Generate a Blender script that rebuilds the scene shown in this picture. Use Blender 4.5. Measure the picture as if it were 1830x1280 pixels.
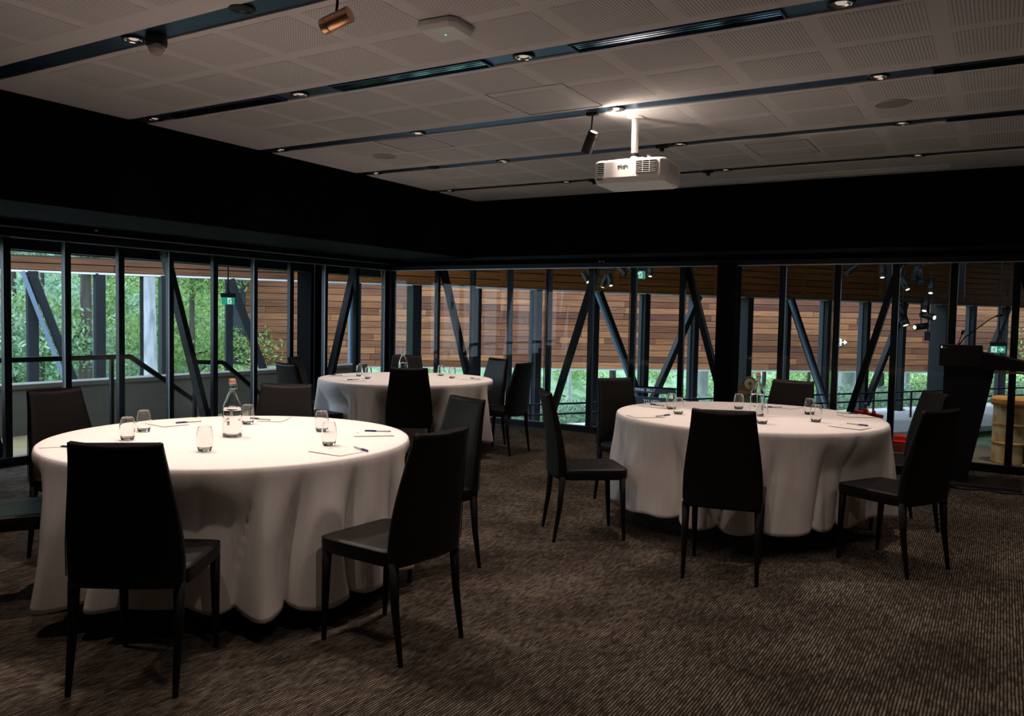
import bpy, bmesh, math, random
from mathutils import Vector, Matrix
PI = math.pi
C = bpy.context.scene.collection
for o in list(bpy.data.objects): bpy.data.objects.remove(o)
sc = bpy.context.scene

# ------------------------------------------------------------------ camera, world, exposure
cam_d = bpy.data.cameras.new('camera'); cam = bpy.data.objects.new('camera', cam_d); C.objects.link(cam)
cam_d.sensor_fit = 'HORIZONTAL'; cam_d.sensor_width = 36.0
cam_d.lens = 1465.458 / 1830 * 36.0
cam_d.clip_start = 0.05; cam_d.clip_end = 500
yaw, pitch, roll = math.radians(-30.88227), math.radians(2.92706), math.radians(1.12701)
fw = Vector((math.sin(yaw)*math.cos(pitch), math.cos(yaw)*math.cos(pitch), -math.sin(pitch)))
rt = Vector((math.cos(yaw), -math.sin(yaw), 0)); up = rt.cross(fw)
r2 = math.cos(roll)*rt + math.sin(roll)*up; u2 = -math.sin(roll)*rt + math.cos(roll)*up
M = Matrix((r2, u2, -fw)).transposed().to_4x4(); M.translation = Vector((0, 0, 1.4))
cam.matrix_world = M
sc.camera = cam
sc.view_settings.view_transform = 'Standard'; sc.view_settings.look = 'None'
sc.view_settings.exposure = 0.0; sc.view_settings.gamma = 1.0; sc.view_settings.use_curve_mapping = False
W = bpy.data.worlds.new('overcast_sky'); sc.world = W; W.use_nodes = True
bgn = W.node_tree.nodes['Background']
bgn.inputs['Color'].default_value = (0.70, 0.82, 1.0, 1); bgn.inputs['Strength'].default_value = 4.3
sc.cycles.max_bounces = 10; sc.cycles.transparent_max_bounces = 24; sc.cycles.transmission_bounces = 10
sc.cycles.use_denoising = True
TABLE_W = 86.0     # watts of the table downlights
ROOM_W = 24.0      # watts of the other downlights
WARM = (1.0, 0.80, 0.68)

# ------------------------------------------------------------------ materials
def mat(name, col, rough=0.6, metal=0.0, spec=0.5, emit=None, es=0.0, trans=0.0, ior=1.45, coat=0.0):
    m = bpy.data.materials.new(name); m.use_nodes = True
    b = m.node_tree.nodes['Principled BSDF']
    b.inputs['Base Color'].default_value = (*col, 1); b.inputs['Roughness'].default_value = rough
    b.inputs['Metallic'].default_value = metal; b.inputs['Specular IOR Level'].default_value = spec
    b.inputs['Transmission Weight'].default_value = trans; b.inputs['IOR'].default_value = ior
    b.inputs['Coat Weight'].default_value = coat
    if emit: b.inputs['Emission Color'].default_value = (*emit, 1); b.inputs['Emission Strength'].default_value = es
    return m
def nt(m): return m.node_tree, m.node_tree.nodes, m.node_tree.links, m.node_tree.nodes['Principled BSDF']
def noise_mat(name, cols, scale=(5, 5, 5), rough=0.6, detail=4, bump=0.0, bscale=None, coord='Object', spec=0.5, metal=0.0, pos=None):
    m = mat(name, cols[0], rough, metal, spec); t, n, l, b = nt(m)
    tc = n.new('ShaderNodeTexCoord'); mp = n.new('ShaderNodeMapping'); mp.inputs['Scale'].default_value = scale
    nz = n.new('ShaderNodeTexNoise'); nz.inputs['Scale'].default_value = 1.0; nz.inputs['Detail'].default_value = detail
    cr = n.new('ShaderNodeValToRGB'); k = len(cols)
    for i, c in enumerate(cols):
        p = pos[i] if pos else 0.3 + 0.4*i/max(1, k-1)
        e = cr.color_ramp.elements[i] if i < 2 else cr.color_ramp.elements.new(p)
        e.position = p; e.color = (*c, 1)
    l.new(tc.outputs[coord], mp.inputs['Vector']); l.new(mp.outputs['Vector'], nz.inputs['Vector'])
    l.new(nz.outputs['Fac'], cr.inputs['Fac']); l.new(cr.outputs['Color'], b.inputs['Base Color'])
    if bump:
        bp = n.new('ShaderNodeBump'); bp.inputs['Strength'].default_value = bump; bp.inputs['Distance'].default_value = 0.01
        l.new(nz.outputs['Fac'], bp.inputs['Height']); l.new(bp.outputs['Normal'], b.inputs['Normal'])
    return m

m_black = mat('black_paint', (0.0022, 0.0025, 0.003), 0.85, spec=0.06)
m_mull = mat('dark_mullion_paint', (0.007, 0.011, 0.015), 0.42, 0.2, spec=0.35)
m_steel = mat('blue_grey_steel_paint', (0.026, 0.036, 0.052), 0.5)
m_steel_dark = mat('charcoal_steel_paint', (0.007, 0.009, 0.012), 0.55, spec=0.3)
m_strip = mat('sky_tinted_ceiling_strip', (0.075, 0.135, 0.235), 0.33, 0.85)  # blue of the reflected sky put into the dark strip's colour
m_seal = mat('brushed_aluminium', (0.55, 0.58, 0.62), 0.35, 0.8)
m_white = mat('white_plastic', (0.78, 0.76, 0.75), 0.4)
m_offwhite = mat('grey_white_plastic', (0.55, 0.53, 0.52), 0.5)
m_blackplastic = mat('black_plastic', (0.010, 0.010, 0.011), 0.45)
m_chrome = mat('bright_reflector', (0.9, 0.88, 0.86), 0.12, 1.0)
m_lampglow = mat('lamp_lens', (0.9, 0.85, 0.8), 0.3, emit=(1.0, 0.86, 0.72), es=9.0)
m_lampdim = mat('downlight_lamp', (0.9, 0.88, 0.86), 0.3, emit=(1.0, 0.90, 0.84), es=0.35)
m_copper = mat('copper_bronze_metal', (0.72, 0.40, 0.23), 0.34, 0.85)
m_conc = noise_mat('pale_concrete', [(0.10, 0.10, 0.088), (0.15, 0.148, 0.13)], (1.5, 1.5, 1.5), 0.85, 6)
m_deck = noise_mat('ochre_deck', [(0.20, 0.155, 0.075), (0.27, 0.215, 0.11)], (2, 2, 2), 0.8)
m_path = noise_mat('pale_paving', [(0.55, 0.56, 0.58), (0.68, 0.69, 0.7)], (1, 1, 1), 0.9)
m_pen = mat('dark_blue_plastic', (0.012, 0.014, 0.12), 0.35)
m_penbody = mat('clear_grey_plastic', (0.40, 0.38, 0.36), 0.3)
m_paper = mat('white_paper', (0.80, 0.77, 0.74), 0.8)
m_mark = mat('tan_print', (0.42, 0.26, 0.14), 0.8)
m_red = mat('red_enamel', (0.62, 0.035, 0.02), 0.4)
m_orange = noise_mat('orange_red_enamel', [(0.42, 0.05, 0.015), (0.62, 0.10, 0.02)], (3, 3, 3), 0.45)
m_brass = noise_mat('aged_brass', [(0.45, 0.36, 0.16), (0.62, 0.55, 0.32)], (6, 6, 6), 0.4, metal=0.6)
m_cream = mat('cream_enamel', (0.62, 0.58, 0.36), 0.5)
m_brown = noise_mat('rust_brown', [(0.16, 0.06, 0.025), (0.34, 0.15, 0.05)], (6, 6, 6), 0.7)
m_green = mat('exit_green', (0.01, 0.22, 0.12), 0.5, emit=(0.03, 0.45, 0.25), es=0.5)
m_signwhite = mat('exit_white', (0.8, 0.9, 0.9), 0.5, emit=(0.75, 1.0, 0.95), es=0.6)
m_gal = noise_mat('gallery_floor', [(0.10, 0.09, 0.08), (0.15, 0.135, 0.12)], (2, 2, 2), 0.6)

# leather of the chairs
m_leather = noise_mat('black_leatherette', [(0.005, 0.0045, 0.004), (0.008, 0.007, 0.006)], (260, 260, 260), 0.47, 2, bump=0.08, spec=0.30)
m_leather_leg = mat('black_wrapped_leg', (0.006, 0.0055, 0.005), 0.55, spec=0.2)

# tablecloth
m_cloth = noise_mat('white_linen', [(0.80, 0.755, 0.735), (0.86, 0.815, 0.795)], (40, 40, 8), 0.85, 3, bump=0.10, spec=0.15)

# carpet with ribs running to the glass wall
m_carpet = mat('ribbed_brown_carpet', (0.05, 0.04, 0.03), 1.0, spec=0.05)
def carpet_nodes():
    t, n, l, b = nt(m_carpet)
    tc = n.new('ShaderNodeTexCoord'); sp = n.new('ShaderNodeSeparateXYZ'); l.new(tc.outputs['Object'], sp.inputs[0])
    def math_(op, a, b2=None, c=None):
        k = n.new('ShaderNodeMath'); k.operation = op
        for i, v in enumerate((a, b2, c)):
            if v is None: continue
            if isinstance(v, (int, float)): k.inputs[i].default_value = v
            else: l.new(v, k.inputs[i])
        return k.outputs[0]
    # wobble across the ribs
    mpw = n.new('ShaderNodeMapping'); mpw.inputs['Scale'].default_value = (18, 14, 1); l.new(tc.outputs['Object'], mpw.inputs[0])
    wob = n.new('ShaderNodeTexNoise'); wob.inputs['Scale'].default_value = 1; l.new(mpw.outputs[0], wob.inputs['Vector'])
    xx = math_('ADD', sp.outputs[0], math_('MULTIPLY', wob.outputs['Fac'], 0.006))
    rib = math_('ABSOLUTE', math_('SINE', math_('MULTIPLY', xx, PI/0.0125)))
    # every rib has its own broken run of yarn colour
    idx = math_('FLOOR', math_('DIVIDE', xx, 0.0125))
    cb = n.new('ShaderNodeCombineXYZ'); l.new(math_('MULTIPLY', idx, 7.31), cb.inputs[0]); l.new(math_('MULTIPLY', sp.outputs[1], 15.0), cb.inputs[1])
    yn = n.new('ShaderNodeTexNoise'); yn.inputs['Scale'].default_value = 1.0; yn.inputs['Detail'].default_value = 3; l.new(cb.outputs[0], yn.inputs['Vector'])
    fine = n.new('ShaderNodeTexNoise'); fine.inputs['Scale'].default_value = 260; l.new(tc.outputs['Object'], fine.inputs['Vector'])
    big = n.new('ShaderNodeTexNoise'); big.inputs['Scale'].default_value = 2.2; big.inputs['Detail'].default_value = 5; l.new(tc.outputs['Object'], big.inputs['Vector'])
    v = math_('MULTIPLY', math_('POWER', rib, 0.9), math_('ADD', math_('MULTIPLY', yn.outputs['Fac'], 1.5), -0.12))
    v = math_('MULTIPLY', v, math_('ADD', math_('MULTIPLY', fine.outputs['Fac'], 1.6), 0.22))
    v = math_('MULTIPLY', v, math_('ADD', math_('MULTIPLY', big.outputs['Fac'], 1.3), 0.35))
    cr = n.new('ShaderNodeValToRGB'); e = cr.color_ramp.elements
    e[0].position = 0.06; e[0].color = (0.014, 0.011, 0.009, 1); e[1].position = 0.95; e[1].color = (0.32, 0.265, 0.205, 1)
    e2 = e.new(0.42); e2.color = (0.066, 0.053, 0.043, 1)
    l.new(v, cr.inputs['Fac']); l.new(cr.outputs['Color'], b.inputs['Base Color'])
    bp = n.new('ShaderNodeBump'); bp.inputs['Strength'].default_value = 0.6; bp.inputs['Distance'].default_value = 0.004
    l.new(v, bp.inputs['Height']); l.new(bp.outputs['Normal'], b.inputs['Normal'])
carpet_nodes()

# ceiling board, and the perforated fields in it
m_board = mat('matt_plasterboard', (0.735, 0.71, 0.715), 0.9, spec=0.2)
m_perf = mat('perforated_plasterboard', (0.735, 0.71, 0.715), 0.9, spec=0.2)
def perf_nodes():
    t, n, l, b = nt(m_perf)
    tc = n.new('ShaderNodeTexCoord'); mp = n.new('ShaderNodeMapping')
    mp.inputs['Scale'].default_value = (1/0.0178, 1/0.0178, 1); mp.inputs['Location'].default_value = (0.5, 0.5, 0); l.new(tc.outputs['Object'], mp.inputs[0])
    fr = n.new('ShaderNodeVectorMath'); fr.operation = 'FRACTION'; l.new(mp.outputs[0], fr.inputs[0])
    sb = n.new('ShaderNodeVectorMath'); sb.operation = 'SUBTRACT'; sb.inputs[1].default_value = (0.5, 0.5, 0); l.new(fr.outputs[0], sb.inputs[0])
    mu = n.new('ShaderNodeVectorMath'); mu.operation = 'MULTIPLY'; mu.inputs[1].default_value = (1, 1, 0); l.new(sb.outputs[0], mu.inputs[0])
    ln = n.new('ShaderNodeVectorMath'); ln.operation = 'LENGTH'; l.new(mu.outputs[0], ln.inputs[0])
    lt = n.new('ShaderNodeMath'); lt.operation = 'LESS_THAN'; lt.inputs[1].default_value = 0.215; l.new(ln.outputs['Value'], lt.inputs[0])
    mx = n.new('ShaderNodeMix'); mx.data_type = 'RGBA'; mx.inputs['A'].default_value = (0.735, 0.71, 0.715, 1); mx.inputs['B'].default_value = (0.05, 0.045, 0.042, 1)
    l.new(lt.outputs[0], mx.inputs['Factor']); l.new(mx.outputs['Result'], b.inputs['Base Color'])
perf_nodes()

# timber boards: colour differs from board to board, grain along the board
def wood(name, stops, rough=0.6, along=0):
    m = mat(name, stops[0], rough, spec=0.3); t, n, l, b = nt(m)
    oi = n.new('ShaderNodeObjectInfo'); cr = n.new('ShaderNodeValToRGB'); k = len(stops)
    for i, c in enumerate(stops):
        e = cr.color_ramp.elements[i] if i < 2 else cr.color_ramp.elements.new(0.5)
        e.position = i/(k-1); e.color = (*c, 1)
    l.new(oi.outputs['Random'], cr.inputs['Fac'])
    tc = n.new('ShaderNodeTexCoord'); mp = n.new('ShaderNodeMapping'); mp.inputs['Scale'].default_value = (1.2, 20, 26)
    l.new(tc.outputs['Object'], mp.inputs[0])
    ad = n.new('ShaderNodeVectorMath'); ad.operation = 'ADD'; l.new(mp.outputs[0], ad.inputs[0])
    sc_ = n.new('ShaderNodeMath'); sc_.operation = 'MULTIPLY'; sc_.inputs[1].default_value = 50; l.new(oi.outputs['Random'], sc_.inputs[0]); l.new(sc_.outputs[0], ad.inputs[1])
    nz = n.new('ShaderNodeTexNoise'); nz.inputs['Scale'].default_value = 1; nz.inputs['Detail'].default_value = 5; l.new(ad.outputs[0], nz.inputs['Vector'])
    mr = n.new('ShaderNodeMapRange'); mr.inputs['From Min'].default_value = 0.3; mr.inputs['From Max'].default_value = 0.7; mr.inputs['To Min'].default_value = 0.65; mr.inputs['To Max'].default_value = 1.3
    l.new(nz.outputs['Fac'], mr.inputs['Value'])
    mx = n.new('ShaderNodeMix'); mx.data_type = 'RGBA'; mx.blend_type = 'MULTIPLY'; mx.inputs['Factor'].default_value = 1.0
    l.new(cr.outputs['Color'], mx.inputs['A']); l.new(mr.outputs['Result'], mx.inputs['B']); l.new(mx.outputs['Result'], b.inputs['Base Color'])
    return m
m_wood = wood('mixed_hardwood_boards', [(0.135, 0.048, 0.022), (0.235, 0.094, 0.043), (0.150, 0.056, 0.034), (0.345, 0.150, 0.066), (0.185, 0.070, 0.038), (0.270, 0.112, 0.052), (0.105, 0.040, 0.026)])
m_fascia = wood('brightened_hardwood_fascia', [(0.20, 0.066, 0.014), (0.26, 0.090, 0.020), (0.155, 0.052, 0.013), (0.225, 0.076, 0.017)])  # gallery spot light on the bulkhead put into the board colour

m_fascia2 = wood('darker_hardwood_fascia', [(0.085, 0.034, 0.014), (0.115, 0.046, 0.018), (0.068, 0.028, 0.012), (0.10, 0.04, 0.016)])  # darker copy for the left fascia, without that added brightness
# window glass: clear, with a real reflection
def glass(name, tint=(0.96, 0.985, 0.985)):
    m = bpy.data.materials.new(name); m.use_nodes = True; t = m.node_tree; n = t.nodes; l = t.links
    n.clear(); out = n.new('ShaderNodeOutputMaterial'); tr = n.new('ShaderNodeBsdfTransparent'); tr.inputs[0].default_value = (*tint, 1)
    gl = n.new('ShaderNodeBsdfGlossy'); gl.inputs['Roughness'].default_value = 0.0
    lw = n.new('ShaderNodeLayerWeight'); lw.inputs['Blend'].default_value = 0.5
    pw = n.new('ShaderNodeMath'); pw.operation = 'POWER'; pw.inputs[1].default_value = 5.0; l.new(lw.outputs['Facing'], pw.inputs[0])
    fr = n.new('ShaderNodeMath'); fr.operation = 'MULTIPLY_ADD'; fr.inputs[1].default_value = 0.6; fr.inputs[2].default_value = 0.011; l.new(pw.outputs[0], fr.inputs[0])
    mx = n.new('ShaderNodeMixShader'); l.new(fr.outputs[0], mx.inputs[0]); l.new(tr.outputs[0], mx.inputs[1]); l.new(gl.outputs[0], mx.inputs[2]); l.new(mx.outputs[0], out.inputs[0])
    return m
m_glass = glass('window_glass')
m_tumbler = mat('clear_drinking_glass', (1, 1, 1), 0.0, trans=1.0, ior=1.45)
m_water = mat('water', (0.97, 1, 1), 0.0, trans=1.0, ior=1.33)

# bark and leaves
m_bark_pale = noise_mat('pale_gum_bark', [(0.20, 0.21, 0.25), (0.48, 0.50, 0.56)], (9, 9, 1.6), 0.9, 6, bump=0.6)
m_bark_bright = noise_mat('brightened_gum_bark', [(0.55, 0.56, 0.62), (0.88, 0.89, 0.92)], (7, 7, 1.4), 0.9, 6, bump=0.6)  # pale bark brightened to make up for shade behind the timber wall
m_bark = noise_mat('brown_bark', [(0.055, 0.045, 0.045), (0.15, 0.12, 0.11)], (9, 9, 1.2), 0.9, 6, bump=0.6)
def leaf_mat(name, stops):
    m = bpy.data.materials.new(name); m.use_nodes = True; t, n, l, b = nt(m)
    b.inputs['Roughness'].default_value = 0.55; b.inputs['Specular IOR Level'].default_value = 0.3
    g = n.new('ShaderNodeNewGeometry'); cr = n.new('ShaderNodeValToRGB'); k = len(stops)
    for i, c in enumerate(stops):
        e = cr.color_ramp.elements[i] if i < 2 else cr.color_ramp.elements.new(0.5)
        e.position = i/(k-1); e.color = (*c, 1)
    l.new(g.outputs['Random Per Island'], cr.inputs['Fac']); l.new(cr.outputs['Color'], b.inputs['Base Color'])
    tl = n.new('ShaderNodeBsdfTranslucent'); l.new(cr.outputs['Color'], tl.inputs['Color'])
    mx = n.new('ShaderNodeMixShader'); mx.inputs[0].default_value = 0.42
    out = n['Material Output']; l.new(b.outputs[0], mx.inputs[1]); l.new(tl.outputs[0], mx.inputs[2]); l.new(mx.outputs[0], out.inputs[0])
    return m
m_leafA = leaf_mat('grey_green_leaves', [(0.182, 0.305, 0.202), (0.468, 0.610, 0.437), (0.286, 0.439, 0.291), (0.850, 0.850, 0.739), (0.130, 0.220, 0.146)])
m_leafB = leaf_mat('yellow_green_leaves', [(0.234, 0.396, 0.105), (0.546, 0.696, 0.252), (0.338, 0.504, 0.210), (0.850, 0.850, 0.525), (0.117, 0.204, 0.084)])
m_leafC = leaf_mat('blue_green_leaves', [(0.138, 0.276, 0.204), (0.375, 0.575, 0.439), (0.213, 0.391, 0.296), (0.700, 0.850, 0.683)])
m_leafD = leaf_mat('deep_fern_green', [(0.07, 0.16, 0.09), (0.22, 0.40, 0.24), (0.12, 0.26, 0.15), (0.50, 0.66, 0.46)])
m_bank = noise_mat('grassy_bank', [(0.10, 0.20, 0.10), (0.24, 0.40, 0.22), (0.36, 0.50, 0.34)], (1.6, 1.6, 1.6), 0.95, 8)

# ------------------------------------------------------------------ mesh helpers
class MB:
    def __init__(s): s.v = []; s.f = []; s.sm = []
    def add(s, vs, fs, smooth=False):
        k = len(s.v); s.v += [tuple(v) for v in vs]; s.f += [tuple(i+k for i in f) for f in fs]; s.sm += [smooth]*len(fs); return s
    def box(s, x0, x1, y0, y1, z0, z1):
        return s.add([(x0,y0,z0),(x1,y0,z0),(x1,y1,z0),(x0,y1,z0),(x0,y0,z1),(x1,y0,z1),(x1,y1,z1),(x0,y1,z1)],
                     [(3,2,1,0),(4,5,6,7),(0,1,5,4),(1,2,6,5),(2,3,7,6),(3,0,4,7)])
    def beam(s, a, b, w, h, ref=(0,0,1), w2=None, h2=None):
        a, b = Vector(a), Vector(b); d = (b-a).normalized(); r = Vector(ref)
        if abs(d.dot(r)) > 0.98: r = Vector((0,1,0))
        sx = d.cross(r).normalized(); sy = sx.cross(d).normalized()
        w2 = w if w2 is None else w2; h2 = h if h2 is None else h2; vs = []
        for p, ww, hh in ((a, w, h), (b, w2, h2)):
            for i, j in ((-1,-1),(1,-1),(1,1),(-1,1)): vs.append(p + sx*(i*ww/2) + sy*(j*hh/2))
        return s.add(vs, [(0,1,2,3),(7,6,5,4),(0,4,5,1),(1,5,6,2),(2,6,7,3),(3,7,4,0)])
    def cone(s, a, b, r0, r1, n=16, smooth=True, caps=True):
        a, b = Vector(a), Vector(b); d = (b-a).normalized(); r = Vector((0,0,1)) if abs(d.z) < 0.95 else Vector((1,0,0))
        sx = d.cross(r).normalized(); sy = sx.cross(d); vs = []
        for p, rr in ((a, r0), (b, r1)):
            for i in range(n): t = 2*PI*i/n; vs.append(p + sx*(rr*math.cos(t)) + sy*(rr*math.sin(t)))
        s.add(vs, [(i, (i+1) % n, n+(i+1) % n, n+i) for i in range(n)], smooth)
        if caps: k = len(s.v)-2*n; s.f += [tuple(k+i for i in reversed(range(n))), tuple(k+n+i for i in range(n))]; s.sm += [False, False]
        return s
    def lathe(s, prof, n=24, cx=0, cy=0, closed=False):
        pr = [prof[0]]
        for (a, b) in zip(prof[:-1], prof[1:]):
            L = math.hypot(b[0]-a[0], b[1]-a[1]); e = min(0.0012, L*0.25)/L if L > 0 else 0
            if L > 0.003: pr += [(a[0]+(b[0]-a[0])*e, a[1]+(b[1]-a[1])*e), (b[0]+(a[0]-b[0])*e, b[1]+(a[1]-b[1])*e)]
            pr.append(b)
        prof = pr
        vs = []; fs = []
        for r, z in prof:
            for i in range(n): t = 2*PI*i/n; vs.append((cx+r*math.cos(t), cy+r*math.sin(t), z))
        m = len(prof)
        for j in range(m-1 if not closed else m):
            j2 = (j+1) % m
            for i in range(n): fs.append((j*n+i, j*n+(i+1) % n, j2*n+(i+1) % n, j2*n+i))
        return s.add(vs, fs, True)
    def tube(s, pts, r, n=8):
        pts = [Vector(p) for p in pts]
        vs = []; fs = []
        for k, p in enumerate(pts):
            d = (pts[min(k+1, len(pts)-1)] - pts[max(k-1, 0)]).normalized(); ref = Vector((0,0,1)) if abs(d.z) < 0.9 else Vector((1,0,0))
            sx = d.cross(ref).normalized(); sy = sx.cross(d); rr = r[k] if isinstance(r, (list, tuple)) else r
            for i in range(n): t = 2*PI*i/n; vs.append(p + sx*(rr*math.cos(t)) + sy*(rr*math.sin(t)))
        for k in range(len(pts)-1):
            for i in range(n): fs.append((k*n+i, k*n+(i+1) % n, (k+1)*n+(i+1) % n, (k+1)*n+i))
        fs.append(tuple(reversed(range(n)))); fs.append(tuple((len(pts)-1)*n+i for i in range(n)))
        return s.add(vs, fs, True)
    def prism(s, poly, axis, a, b):
        k = len(poly); vs = []
        for t in (a, b):
            for p in poly: vs.append({'x': (t, p[0], p[1]), 'y': (p[0], t, p[1]), 'z': (p[0], p[1], t)}[axis])
        return s.add(vs, [tuple(reversed(range(k))), tuple(k+i for i in range(k))] + [(i, (i+1) % k, k+(i+1) % k, k+i) for i in range(k)])
    def mesh(s, name):
        me = bpy.data.meshes.new(name); me.from_pydata(s.v, [], s.f)
        me.polygons.foreach_set('use_smooth', s.sm); me.update()
        bm = bmesh.new(); bm.from_mesh(me); bmesh.ops.recalc_face_normals(bm, faces=bm.faces); bm.to_mesh(me); bm.free()
        return me
    def build(s, name, m, parent=None, bevel=0.0, seg=2, loc=None):
        me = s.mesh(name); me.materials.append(m)
        o = bpy.data.objects.new(name, me); C.objects.link(o)
        if parent: o.parent = parent
        if loc: o.location = loc
        if bevel:
            bv = o.modifiers.new('bevel', 'BEVEL'); bv.width = bevel; bv.segments = seg; bv.limit_method = 'ANGLE'; bv.angle_limit = 0.6
        return o
def tag(o, label=None, cat=None, group=None, kind=None):
    if label: o['label'] = label
    if cat: o['category'] = cat
    if group: o['group'] = group
    if kind: o['kind'] = kind
    return o
def thing(name, label, cat, loc=(0,0,0), rz=0.0, group=None):
    o = bpy.data.objects.new(name, None); o.empty_display_size = 0.1; C.objects.link(o); o.location = loc; o.rotation_euler = (0, 0, rz)
    return tag(o, label, cat, group)
def struct(name, loc=(0,0,0), rz=0.0):
    o = bpy.data.objects.new(name, None); C.objects.link(o); o.location = loc; o.rotation_euler = (0, 0, rz); o['kind'] = 'structure'; return o
def dup(root, loc, rz, label=None, group=None):
    r = root.copy(); C.objects.link(r); r.location = loc; r.rotation_euler = (0, 0, rz)
    if label: r['label'] = label
    if group: r['group'] = group
    for ch in list(root.children):
        c = ch.copy(); C.objects.link(c); c.parent = r
        for g in list(ch.children):
            d = g.copy(); C.objects.link(d); d.parent = c
    return r
def inst(me, name, parent, loc, rot=(0,0,0)):
    o = bpy.data.objects.new(name, me); C.objects.link(o); o.parent = parent; o.location = loc; o.rotation_euler = rot; return o
def text_obj(s, size, m, parent, loc, rot, name='lettering', depth=0.001, align='LEFT', bold=0.0):
    cu = bpy.data.curves.new('t', 'FONT'); cu.body = s; cu.size = size; cu.extrude = depth; cu.align_x = align; cu.offset = bold; cu.resolution_u = 3
    t = bpy.data.objects.new('t', cu); C.objects.link(t); bpy.context.view_layer.update()
    me = bpy.data.meshes.new_from_object(t); bpy.data.objects.remove(t)
    me.materials.clear(); me.materials.append(m)
    return inst(me, name, parent, loc, rot)
rnd = random.Random(7)

# ------------------------------------------------------------------ room shell
ZC, XL, YB, XC, ZG, XR, YF = 2.892, -7.431, 9.041, -6.0, 2.02, 3.6, -3.0
o = MB().box(XL-0.1, XR, YF, YB+0.1, -0.12, 0.0).build('floor', m_carpet); o['kind'] = 'structure'
o = MB().box(XR, XR+0.1, YF, YB+0.2, -0.1, 3.1).build('wall_right', m_black); o['kind'] = 'structure'
o = MB().box(XL-0.2, XR+0.1, YF-0.1, YF, -0.1, 3.1).build('wall_rear', m_black); o['kind'] = 'structure'
# black bulkheads above the glass
o = MB().box(XL-0.12, XC, YF, YB, 2.14, 3.1).build('wall_left', m_black); o['kind'] = 'structure'
o = MB().box(XL-0.12, XR, YB, YB+0.12, ZG+0.02, 3.1).build('wall_back', m_black); o['kind'] = 'structure'
o = MB().box(XL-0.12, XR, YB-0.06, YB, 2.12, 2.16).build('trim_1', m_mull); o['kind'] = 'structure'
o = MB().box(XL+0.0, XL+0.10, YF, YB, ZG+0.04, 2.14).build('trim_2', m_black); o['kind'] = 'structure'
o = MB().box(XL+0.10, XL+0.112, YF, YB, ZG+0.055, ZG+0.067).build('trim_3', m_seal); o['kind'] = 'structure'

# ceiling: plasterboard bands, dark strips, perforated fields
strips = [-1.10, 0.215, 1.545, 2.886, 4.144, 5.464, 6.799, 8.144]; HS = 0.083
ceil = struct('ceiling')
MB().box(XC, XR, YF, YB, ZC+0.03, ZC+0.12).build('ceiling_slab', m_black, ceil)
edges = [YF] + strips + [YB]
for k in range(len(edges)-1):
    y0 = edges[k] + (HS if k > 0 else 0); y1 = edges[k+1] - (HS if k < len(edges)-2 else 0)
    MB().box(XC, XR, y0, y1, ZC, ZC+0.03).build('plasterboard_band', m_board, ceil)
for y in strips:
    MB().box(XC, XR, y-HS+0.004, y+HS-0.004, ZC+0.008, ZC+0.03).build('dark_strip', m_strip, ceil)
FW, FH = 0.4628, 0.427
me_f = MB().box(-FW/2, FW/2, -FH/2, FH/2, -0.0015, 0.0).mesh('perforated_field'); me_f.materials.append(m_perf)
for k, ys in enumerate(strips[2:7]):
    for row in ((0.13+0.575)/2, (0.665+1.09)/2):
        for n_ in range(-6, 9):
            xc = -0.336 - 0.5575*(n_+0.5)
            if xc - FW/2 > -5.45: inst(me_f, 'perforated_field', ceil, (xc, ys+row, ZC))
# access hatches: thin dark shadow gaps
for (x0, x1, y0, y1) in ((-3.07, -2.49, 4.715, 5.33), (-4.76, -4.24, 5.56, 6.03), (-1.95, -1.45, 7.05, 7.6)):
    h = MB(); w = 0.004
    h.box(x0, x1, y0-w, y0, ZC-0.0025, ZC).box(x0, x1, y1, y1+w, ZC-0.0025, ZC).box(x0-w, x0, y0, y1, ZC-0.0025, ZC).box(x1, x1+w, y0, y1, ZC-0.0025, ZC)
    h.build('hatch_joint', m_steel_dark, ceil)
# recessed pale slot channel near the glass wall
MB().box(-3.3, -0.5, 8.66, 8.68, ZC-0.012, ZC).box(-3.3, -0.5, 8.84, 8.86, ZC-0.012, ZC).box(-3.3, -0.5, 8.745, 8.752, ZC-0.010, ZC).build('blind_channel', m_board, ceil)

m_edge = mat('dull_silicone_edge', (0.16, 0.18, 0.20), 0.5)
o = MB().box(5.0, 5.1, YB+0.12, 37.0, -1.4, 3.7).build('wall_unseen_sky_block', m_black); o['kind'] = 'structure'  # unseen wall added to keep open sky out of the glass reflections
# ------------------------------------------------------------------ glazed walls
def bay_window(name, along, fixed, stations, thick_at=(), seal_at=(), axis='y'):
    w = struct(name)
    def B(mb, a0, a1, p0, p1, z0, z1):   # a = along the wall, p = across it
        return mb.box(p0, p1, a0, a1, z0, z1) if axis == 'y' else mb.box(a0, a1, p0, p1, z0, z1)
    lo, hi = stations[0], stations[-1]; s = -1 if axis == 'y' else 1   # outward direction
    B(MB(), lo, hi, fixed-0.035, fixed+0.035, 0.0, 0.075).build('sill_rail', m_mull, w)
    B(MB(), lo, hi, fixed-0.03, fixed+0.03, ZG-0.02, ZG+0.04).build('head_rail', m_mull, w)
    B(MB(), lo, hi, fixed-s*0.031, fixed-s*0.036, ZG-0.024, ZG-0.014).build('head_seal', m_seal, w)
    for i, t in enumerate(stations):
        wd = 0.031
        B(MB(), t-wd, t+wd, fixed+s*0.012, fixed+s*0.062, 0.0, ZG).build('mullion', m_mull, w)
        if i in seal_at: B(MB(), t-wd-0.009, t-wd-0.003, fixed-0.008, fixed+0.008, 0.07, ZG).build('edge_seal', m_edge, w)
        if i < len(stations)-1:
            q = stations[i+1]
            B(MB(), t+0.004, q-0.004, fixed-0.005, fixed+0.005, 0.07, ZG-0.01).build('pane', m_glass, w)
    return w
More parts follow.
